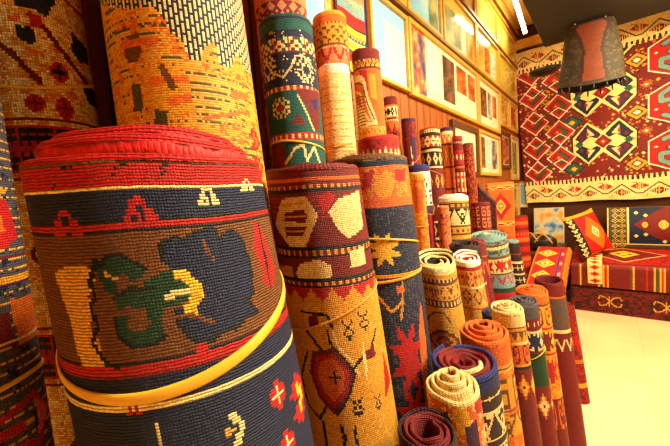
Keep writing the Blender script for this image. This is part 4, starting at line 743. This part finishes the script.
# ------------------------------------------------------------------ divan
def fab(name, w_, h_, cell, base): return Canvas(0, w_*1000, h_*1000, cell*1000, base)
DX0, DX1, DY0, DY1 = .66, 2.9, 4.44, 5.16
dv = empty('divan', (DX0, DY0, 0))
W = DX1-DX0
def box_cloth(name, x0, y0, z0, x1, y1, z1, paint_front, paint_top, cell, parent, puff=.02, slope=0):
    """upholstered block: front face + top face painted as one sheet that goes up the front and back over the top, plus solid sides"""
    w_, hf, d = x1-x0, z1-z0, y1-y0
    cv = Canvas(0, w_*1000, (hf+d)*1000, cell*1000, 'D'); paint_top(cv, d*1000); paint_front(cv, d*1000, hf*1000)
    nc, nr = cv.nc, cv.nr
    s = np.arange(nc+1)/nc*w_; t = np.arange(nr+1)/nr*(hf+d)
    Sg, Tg = np.meshgrid(s, t)
    on_top = Tg < d; r = min(.04, hf/2.2)
    yy = np.where(on_top, y1-Tg, y0); zz = np.where(on_top, z1, z1-(Tg-d))
    # rounded front edge
    u = (Tg-d)/r; m_ = np.abs(u) < 1; ang = (u+1)/2*math.pi/2
    yy = np.where(m_, y0+r-r*np.sin(ang), yy); zz = np.where(m_, z1-r+r*np.cos(ang), zz)
    e = np.minimum(np.minimum(Sg, w_-Sg)/.05, 1); 
    zz = zz + puff*np.sin(np.clip(Tg/d, 0, 1)*math.pi)*np.sqrt(np.clip(e, 0, 1)) + slope*np.clip(1-Tg/d, 0, 1)
    F = np.stack([x0+Sg, yy, zz], -1)
    n = F.shape[0]*F.shape[1]; I = np.arange(n).reshape(nr+1, nc+1)
    q = np.stack([I[:-1, :-1], I[1:, :-1], I[1:, 1:], I[:-1, 1:]], -1).reshape(-1, 4)
    U = np.stack(np.meshgrid(np.arange(nc+1), np.arange(nr+1)), -1).astype(float)
    uq = np.stack([U[:-1, :-1], U[1:, :-1], U[1:, 1:], U[:-1, 1:]], 2).reshape(-1, 4, 2)
    V = [F.reshape(-1, 3)]; Q = [q]; Cc = [PTAB[cv.g].reshape(-1, 3)]; Uu = [uq]
    # sides, back, bottom
    for col_ in (0, nc):
        edge = F[:, col_]; base = edge.copy(); base[:, 2] = z0; k0 = sum(len(v) for v in V)
        V.append(np.concatenate([edge, base])); a = np.arange(nr+1)+k0; b_ = a+nr+1
        qq = np.stack([a[:-1], a[1:], b_[1:], b_[:-1]], -1); qq = qq if col_ == nc else qq[:, ::-1]
        Q.append(qq[:, ::-1]); Cc.append(np.tile(PALL['D'], (nr, 1))); Uu.append(np.zeros((nr, 4, 2)))
    k0 = sum(len(v) for v in V); V.append(np.array([(x0, y1, z0), (x1, y1, z0), (x1, y1, z1+slope), (x0, y1, z1+slope), (x0, y0, z0), (x1, y0, z0)]))
    Q.append(np.array([(k0+1, k0, k0+3, k0+2), (k0, k0+1, k0+5, k0+4)])); Cc.append(np.tile(PALL['D'], (2, 1))); Uu.append(np.zeros((2, 4, 2)))
    o = link(name, mesh_fast(name, np.concatenate(V), np.concatenate(Q), True, np.concatenate(Cc), np.concatenate(Uu)), M_FLAT, parent)
    return o
def base_front(cv, d, h):
    cv.band('D', d-2, d+h); cv.run([['n', 'M', 'D', .45, d, d+h]]); cv.band('M', d, d+14)
    for i in range(8):
        x = 330+i*430
        for m in (-1, 1):
            cv.line('T', 10, [(x, d+h*.55), (x+m*35, d+h*.40), (x+m*80, d+h*.36), (x+m*95, d+h*.48)]); cv.line('T', 10, [(x, d+h*.55), (x+m*35, d+h*.70), (x+m*80, d+h*.74), (x+m*95, d+h*.62)])
        cv.line('T', 12, [(x-6, d+h*.38), (x-6, d+h*.72)])
def base_top(cv, d): cv.band('M', 0, d)
box_cloth('base', 0, .02, 0, W, DY1-DY0, .285, base_front, base_top, .008, dv, puff=0)
def cush_front(cv, d, h):
    cv.band('D', d-10, d+h)
    x = 0
    seq = [('D', 60), ('B', 18), ('T', 14), ('D', 90), ('R', 10), ('D', 40), ('T', 20), ('J', 24), ('T', 12), ('R', 20), ('H', 12), ('D', 110)]
    i = 0
    a, b_ = cv.rows(d-10, d+h)
    while x < cv.nc*cv.cw:
        k, w_ = seq[i % len(seq)]; p, q = cv.cols(x, x+w_); cv.g[a:b_, p:q] = KI[k]; x += w_; i += 1
def cush_top(cv, d):
    cv.band('R', 0, d); cv.run([['n', 'D', 'R', .35, 0, d]]); cv.band('D', 0, 70); cv.band('C', 70, 80); cv.band('D', d-60, d-20)
    for i in range(4):
        x = 120+i*700
        cv.poly('D', [(x, d*.5), (x+330, d*.15), (x+660, d*.5), (x+330, d*.85)]); cv.line('C', 9, [(x, d*.5), (x+330, d*.15), (x+660, d*.5), (x+330, d*.85), (x, d*.5)])
        cv.poly('Y', [(x+200, d*.5), (x+330, d*.32), (x+460, d*.5), (x+330, d*.68)]); cv.poly('J', [(x+250, d*.5), (x+330, d*.4), (x+410, d*.5), (x+330, d*.6)])
        cv.motif('flower', {'a': 'Y', 'b': 'C'}, x+290, d*.44, x+370, d*.56)
box_cloth('seat_cushion', 0, 0, .29, W, DY1-DY0-.08, .53, cush_front, cush_top, .007, dv, puff=.02, slope=.11)
# back cushion, a carpet faced panel
bc = Canvas(0, 1850, 460, 6, 'N')
bc.rect('C', 0, 0, 12, 460); bc.rect('J', 12, 0, 190, 460); bc.rect('C', 176, 0, 190, 460); bc.band('J', 420, 460); bc.band('C', 410, 420); bc.rect('J', 1660, 0, 1850, 460)
for i in range(8):
    bc.motif('dia', {'a': 'C', 'b': 'Y', 'c': 'K'}, 40, 5+i*58, 100, 55+i*58); bc.motif('dia', {'a': 'Y', 'b': 'C', 'c': 'G'}, 105, 5+i*58, 165, 55+i*58)
bc.poly('D', [(230, 190), (420, 40), (600, -60), (1300, -60), (1500, 40), (1640, 190), (1500, 340), (1300, 410), (600, 410), (420, 340)])
for x, w_ in ((300, 50), (430, 80), (560, 110), (1250, 110), (1400, 80)): bc.motif('medal', {'a': 'Y', 'b': 'C'}, x, 190-w_*.6, x+w_, 190+w_*.6)
for sx_ in (620,): bc.poly('Y', [(sx_+60, 190), (sx_+200, 20), (sx_+380, 20), (sx_+520, 190), (sx_+380, 360), (sx_+200, 360)]); bc.poly('K', [(sx_+110, 190), (sx_+220, 60), (sx_+360, 60), (sx_+470, 190), (sx_+360, 320), (sx_+220, 320)]); bc.poly('D', [(sx_+170, 190), (sx_+290, 90), (sx_+410, 190), (sx_+290, 290)]); bc.motif('flower', {'a': 'C', 'b': 'Y'}, sx_+250, 150, sx_+330, 230)
for x, y in ((250, 60), (250, 320), (330, 90), (330, 300), (480, 380), (1600, 60), (1600, 320)): bc.motif('flower', {'a': 'C', 'b': 'H'}, x-18, y-18, x+18, y+18)
def bfn(s, t):
    f = np.stack([.31+s, .55+.09*t/.46*0-.05*np.sin(np.clip(t/.46, 0, 1)*math.pi)+.06*(1-t/.46), 1.10-t], -1); b2 = f.copy(); b2[..., 1] = .70; return f, b2
slab_cloth('backrest', 0, 1.85, .46, .006, bc, bfn, M_FLAT, dv)
MB().box(-.02, .08, .0, -.001, DY1-DY0, .30).build('side_panel', M_DKWOOD, dv)
tag(dv, 'low carpet covered divan with striped seat cushion and navy and gold backrest under the kilim', 'sofa')

# pillow
def pillow(w_, h_, th, cv, M, label):
    nc, nr = cv.nc, cv.nr
    u = np.linspace(-1, 1, nc+1); v = np.linspace(-1, 1, nr+1); Ug, Vg = np.meshgrid(u, v)
    pr = (np.clip(1-np.abs(Ug)**3, 0, 1)*np.clip(1-np.abs(Vg)**3, 0, 1))**.55*th
    pin = 1-.07*(1-np.abs(Vg)**2)*np.abs(Ug)**4
    pinv = 1-.07*(1-np.abs(Ug)**2)*np.abs(Vg)**4
    def fn(s, t):
        f = np.stack([Ug*w_/2*pin, -pr-.003, -Vg*h_/2*pinv], -1); b2 = f.copy(); b2[..., 1] = pr+.003; return f, b2
    o = slab_cloth('pillow', 0, w_, h_, .006, cv, fn, M_FLAT)
    o.matrix_world = M; tag(o, label, 'pillow'); return o
pc = Canvas(0, 440, 460, 7, 'O')
pc.rect('K', 0, 0, 95, 460); pc.rect('K', 95, 0, 105, 460)
for i in range(9):
    pc.motif('hook', {'a': 'C'}, 8, 6+i*51, 84, 46+i*51)
pc.band('H', 0, 40); pc.rect('R', 106, 40, 440, 450)
pc.poly('O', [(130, 240), (270, 60), (420, 240), (270, 430)]); pc.poly('C', [(225, 240), (275, 170), (325, 240), (275, 310)]); pc.poly('O', [(245, 240), (275, 195), (305, 240), (275, 285)]); pc.motif('flower', {'a': 'L', 'b': 'C'}, 255, 215, 295, 265)
pc.rect('Y', 425, 0, 440, 460)
pillow(.40, .50, .055, pc, Matrix.Translation((.80, 4.62, .85)) @ Matrix.Rotation(.75, 4, 'Z') @ Matrix.Rotation(math.radians(-20), 4, 'X') @ Matrix.Rotation(math.radians(-14), 4, 'Y'), 'orange pillow with black and cream hooked edge leaning at the left end of the divan')
# patterned runner hanging over the seat edge
rc = Canvas(0, 130, 520, 6, 'C')
for i in range(7): rc.motif('dia', {'a': 'O', 'b': 'D', 'c': 'R'}, 15, 10+i*74, 115, 74+i*74)
rc.rect('H', 0, 0, 8, 520); rc.rect('H', 122, 0, 130, 520)
def rfn(s, t):
    d = .27; y = np.where(t < d, 4.434+d-t, 4.434-.004*np.sin(t*20)); z = np.where(t < d, .552+.05*np.clip(1-t/d,0,1)+.0*t, .56-(t-d))
    u = (t-d)/.04; m_ = np.abs(u) < 1; an = (u+1)/2*math.pi/2
    y = np.where(m_, 4.434+.04-.04*np.sin(an), y); z = np.where(m_, .556-.04+.04*np.cos(an), z)
    f = np.stack([.80+s+.02*np.clip(t-d, 0, 1), y-.008, z+.012], -1); b2 = f.copy(); b2[..., 1] += .004*(t > d); b2[..., 2] -= .004*(t <= d); return f, b2
tag(slab_cloth('runner', 0, .13, .52, .006, rc, rfn, M_FLAT), 'narrow cream and orange runner hanging over the divan front edge under the pillow', 'runner')

# ------------------------------------------------------------------ rug covered chest near the back
ch = empty('storage_chest', (.47, 3.03, 0))
MB().box(0, 0, .04, .21, .35, .50).build('body', M_DKWOOD, ch, bevel=.01)
MB().box(-.005, -.008, .50, .215, .36, .53).build('lid', M_DKWOOD, ch, bevel=.006)
for x in (0, .16):
    for y in (0, .30): MB().box(x, y, 0, x+.05, y+.05, .04).build('foot', M_DKWOOD, ch)
tag(ch, 'low dark wooden chest hidden under the bright red rug', 'chest')
gc = Canvas(0, 250, 1150, 5, 'R')
gc.rect('O', 0, 0, 14, 1150); gc.rect('O', 240, 0, 250, 1150); gc.rect('U', 190, 60, 200, 1090)
for i in range(12): gc.motif('brk', {'a': 'L' if i % 2 else 'P'}, 204, 70+i*86, 232, 120+i*86)
for i in range(5): gc.poly('Y', [(20, 170+i*200), (100, 90+i*200), (180, 170+i*200), (100, 250+i*200)]); gc.poly('O', [(45, 170+i*200), (100, 115+i*200), (155, 170+i*200), (100, 225+i*200)]); gc.motif('flower', {'a': 'C', 'b': 'R'}, 70, 140+i*200, 130, 200+i*200)
def gfn(s, t):
    # lies on a slope of folded rugs, then hangs down the front
    d = .80; y = np.where(t < d, 3.78-t*.98, 3.78-d*.98-.02-.03*(t-d)); z = np.where(t < d, .80-.0*t-.26*(t/d)**1.3, .54-(t-d)*1.0)
    z = z+.012*np.sin(s*16)*np.clip(t-.1, 0, 1)
    f = np.stack([.45+s+.0*t, y-.01, z+.012], -1); b2 = f.copy(); b2[..., 2] -= .008; b2[..., 1] += .004; return f, b2
go = slab_cloth('rug', 0, .25, 1.15, .006, gc, gfn, M_FLAT)
tag(go, 'bright red rug with orange fringe spread over the chest behind the aisle rolls', 'rug')
fr = MB()
rs = np.random.default_rng(3)
for i in range(200):
    t = i/200*1.14
    f, _ = gfn(np.array(.25), np.array(t)); p = Vector(f); d = Vector((.022+rs.uniform(-.006, .006), rs.uniform(-.008, .008), -.035+rs.uniform(-.01, .01)))
    fr.tube([p, p+d*.6, p+d], [.0030, .0026, .0012], 4)
fr.build('fringe', noisy('orange_fringe', (230,120,30), rough=.8, var=.2, scale=60), go)
# wedge of folded rugs under it
for i in range(6):
    z = .533+i*.036; yb = 3.72; yf = 3.08+i*.11
    cv = Canvas(0, 340, 40, 6, 'DROHBM'[i])
    o = MB().box(.48, yf, z, .68, yb, z+.033).build('folded_rug', noisy('folded_rug_wool', [(120,30,20),(170,60,30),(90,40,30),(190,120,50),(100,20,30),(140,60,30)][i], rough=.9, var=.3, scale=50), bevel=.014)
    if z+.036 > .80: bpy.data.objects.remove(o); continue
    tag(o, 'folded rug in the sloping stack on the chest, ' + ['lowest', 'second from the bottom', 'third from the bottom', 'fourth from the bottom', 'fifth from the bottom', 'topmost'][i], 'folded rug', 'folded rugs under the bright red rug')

# ------------------------------------------------------------------ back corner cabinet with bag and painting
cb = empty('side_cabinet', (.06, 4.32, 0))
MB().box(0, 0, .05, .50, .86, .62).build('body', M_DKWOOD, cb, bevel=.01)
MB().box(-.01, -.015, .62, .515, .87, .65).build('top', M_DKWOOD, cb, bevel=.006)
for i in (0, 1): 
    dd = MB().box(.02+i*.24, -.012, .08, .24+i*.24, 0, .60).build('door', M_DKWOOD, cb, bevel=.004)
    MB().tube([(.22+i*.06, -.03, .34), (.22+i*.06, -.012, .34)], .012, 10).build('knob', M_GOLD, dd, smooth=True)
MB().box(.03, .03, 0, .47, .83, .05).build('plinth', M_DKWOOD, cb)
tag(cb, 'low dark wooden cabinet in the back corner carrying a painting and a black bag', 'cabinet')
pt = empty('painting', (.20, 5.13, .652)); pt.rotation_euler = (math.radians(-4), 0, 0)
MB().box(0, 0, 0, .34, .02, .47).build('frame', M_WHITEMETAL, pt, bevel=.003)
MB().box(.012, -.003, .012, .328, .0, .458).build('canvas', photo_mat('painted_landscape', (50,120,190), (206,200,170), (226,150,50), 7), pt)
tag(pt, 'small pale blue and yellow landscape painting leaning behind the black bag', 'painting')
# white paper notice on the back wall
picture(.0, .105, 1.13, 1.50, 'narrow white and blue framed notice on the back wall beside the kilim', [(.1,.1,.9,.9,'blue')], bar=.012, wall='back', x=.004)
def bag(loc, label):
    r = empty('leather_bag', loc)
    nu, nv = 28, 14; V = []; Q = []
    for i in range(nv+1):
        ph_ = math.pi*i/nv
        for j in range(nu):
            th_ = 2*math.pi*j/nu
            cz, sz = math.cos(ph_), math.sin(ph_)
            sq = lambda v, e: math.copysign(abs(v)**e, v)
            x = .19*sq(sz, .6)*sq(math.cos(th_), .7); y = .12*sq(sz, .6)*sq(math.sin(th_), .7); z = .085+.085*sq(cz, .6)*(1-.2*math.cos(th_*2)*0) - (.02 if cz > .6 else 0)*math.sin(th_*3)
            V.append((x, y, max(0, z)))
    for i in range(nv):
        for j in range(nu): Q.append((i*nu+j, (i+1)*nu+j, (i+1)*nu+(j+1) % nu, i*nu+(j+1) % nu))
    link('body', mesh_fast('body', V, Q), M_BLACKISH, r)
    for k, (xa, xb, h, y) in enumerate(((-.15, .02, .15, -.10), (-.02, .16, .13, -.12), (-.10, .10, .17, .05))):
        pts = [(xa+(xb-xa)*u, y+.02*math.sin(u*6), .10+h*math.sin(u*math.pi)*.75) for u in np.linspace(0, 1, 14)]
        MB().tube(pts, .008, 8).build('strap', M_STRING, r, smooth=True)
    tag(r, label, 'bag'); return r
bag((.33, 4.55, .652), 'black leather bag with looped golden straps on the corner cabinet')
# stack of folded brown rugs between cabinet and divan
# ------------------------------------------------------------------ standing folded rugs between the slim rolls and the back
def folded(cx, cy, w_, h_, th, rz, cv, label, lean=.03, cut=0):
    nc, nr = cv.nc, cv.nr
    Ug, Vg = np.meshgrid(np.linspace(-.5, .5, nc+1), np.linspace(0, 1, nr+1))
    def fn(s, t):
        z = h_*(1-Vg) - cut*np.clip(Ug+.5, 0, 1)*(1-Vg); e = np.clip((.5-np.abs(Ug))/.04, 0, 1)**.5*np.clip(Vg/.02+.3, 0, 1)
        f = np.stack([Ug*w_, -th/2*e, z], -1); b2 = f.copy(); b2[..., 1] = th/2*e; return f, b2
    o = slab_cloth('folded_rug', 0, w_, h_, .006, cv, fn, M_FLAT)
    o.matrix_world = Matrix.Translation((cx, cy, .0)) @ Matrix.Rotation(rz, 4, 'Z')
    tag(o, label, 'folded rug', 'folded rugs standing upright'); return o
f1 = Canvas(0, 260, 1460, 7, 'O')
for i in range(5):
    y = 20+i*290
    f1.rect('H', 0, y, 260, y+12); f1.band('R', y+12, y+34); f1.motif('vee', {'a': 'C'}, 0, y+12, 130, y+34); f1.motif('vee', {'a': 'C'}, 130, y+12, 260, y+34); f1.band('H', y+34, y+42)
    f1.poly('R', [(30, y+170), (130, y+60), (230, y+170), (130, y+280)]); f1.poly('Y', [(80, y+170), (130, y+110), (180, y+170), (130, y+230)]); f1.motif('flower', {'a': 'R', 'b': 'C'}, 105, y+140, 155, y+200)
folded(.325, 2.86, .20, 1.46, .05, math.radians(22), f1, 'upright orange and red folded rug with gold diamonds, behind the slim rolls')
f2 = Canvas(0, 160, 1480, 8, 'M')
f2.run([['n', 'D', 'M', .3, 0, 1480]])
folded(.27, 2.28+.42, .13, 1.47, .04, math.radians(10), f2, 'upright dark maroon folded rug with a slanting top, left of the orange folded rug', cut=.16)

# ------------------------------------------------------------------ hanging saddle bag in front of the kilim
hc = Canvas(0, 1000, 660, 7, 'Z')
# canvas spans the whole way round; front centre at 500
for s_, k in ((0, 'N'), (160, 'N'), (840, 'N')): pass
hc.rect('N', 0, 0, 215, 660); hc.rect('N', 785, 0, 1000, 660)
hc.poly('M', [(400, 0), (600, 0), (640, 60), (590, 150), (560, 300), (575, 640), (425, 640), (440, 300), (410, 150), (360, 60)])
hc.poly('X', [(425, 20), (575, 20), (600, 60), (565, 150), (540, 300), (552, 620), (448, 620), (460, 300), (435, 150), (400, 60)])
hc.run([['n', 'V', 'Z', .25, 0, 660], ['n', 'K', 'N', .3, 0, 660]])
for i in range(9):
    for s_ in (285, 715): hc.motif('flower', {'a': 'V', 'b': 'H'}, s_-14, 30+i*70, s_+14, 56+i*70)
hb_ = empty('saddle_bag', (.86, 4.22, 0))
nc, nr = hc.nc, hc.nr
Sg, Tg = np.meshgrid(np.linspace(0, 1, nc+1), np.linspace(0, 1, nr+1))
def hfn(s, t):
    ph_ = -math.pi/2 + (Sg-.5)*2*math.pi      # seam at the back
    ra = (.19+.08*Tg**.8)*(1+.03*np.sin(ph_*5+Tg*4)); rb = (.07+.07*Tg)*(1+.04*np.sin(ph_*4))
    z = 2.97-.60*Tg+.02*np.cos(ph_*2)*Tg
    f = np.stack([ra*np.cos(ph_), rb*np.sin(ph_), z], -1); b2 = np.stack([(ra-.012)*np.cos(ph_), (rb-.012)*np.sin(ph_), z], -1); return f, b2
ho = slab_cloth('woven_body', 0, 1, .66, .006, hc, hfn, M_FLAT, hb_)
MB().box(-.17, -.05, 2.95, .17, .05, 2.972).build('top_panel', M_BLACKISH, hb_, bevel=.008)
for x in (-.12, .12): MB().tube([(x, 0, 2.97), (x, 0, 2.999)], .006, 8).build('hook', M_WHITEMETAL, hb_)
tf = []
for i in range(16):
    an = 2*math.pi*i/16; x, y = .262*math.cos(an), .132*math.sin(an); z = 2.37+.02*math.cos(an*2)
    MB().tube([(x, y, z+.01), (x*1.01, y*1.01, z-.02), (x*1.03, y*1.03, z-.055)], [.004, .008, .005], 8).build('tassel', M_BLACKISH, hb_, smooth=True)
hb_.rotation_euler = (0, 0, math.radians(12))
tag(hb_, 'old olive and navy saddle bag with brown centre panel hanging from the lowered ceiling', 'saddle bag')
# dark dish shaped hat hanging at the kilim top left
dh = empty('hanging_dish', (.40, 4.85, 2.76))
V = []; Q = []; nu = 40
for (r_, z) in ((.0, .0), (.07, .002), (.12, .016), (.155, .04), (.17, .07), (.162, .07), (.148, .044), (.115, .022), (.07, .010), (.0, .008)):
    for j in range(nu): V.append((r_*math.cos(2*math.pi*j/nu), r_*.8*math.sin(2*math.pi*j/nu), z))
for i in range(9):
    for j in range(nu): Q.append((i*nu+j, i*nu+(j+1) % nu, (i+1)*nu+(j+1) % nu, (i+1)*nu+j))
link('bowl', mesh_fast('bowl', V, Q), M_BLACKISH, dh)
for an in (0, 2.1, 4.2): MB().tube([(.16*math.cos(an), .13*math.sin(an), .07), (.0, 0, .5), (0, 0, .86)], .002, 6).build('cord', M_BLACKISH, dh)
tag(dh, 'dark shallow dish hanging on cords in front of the kilim at its upper left', 'hanging dish')
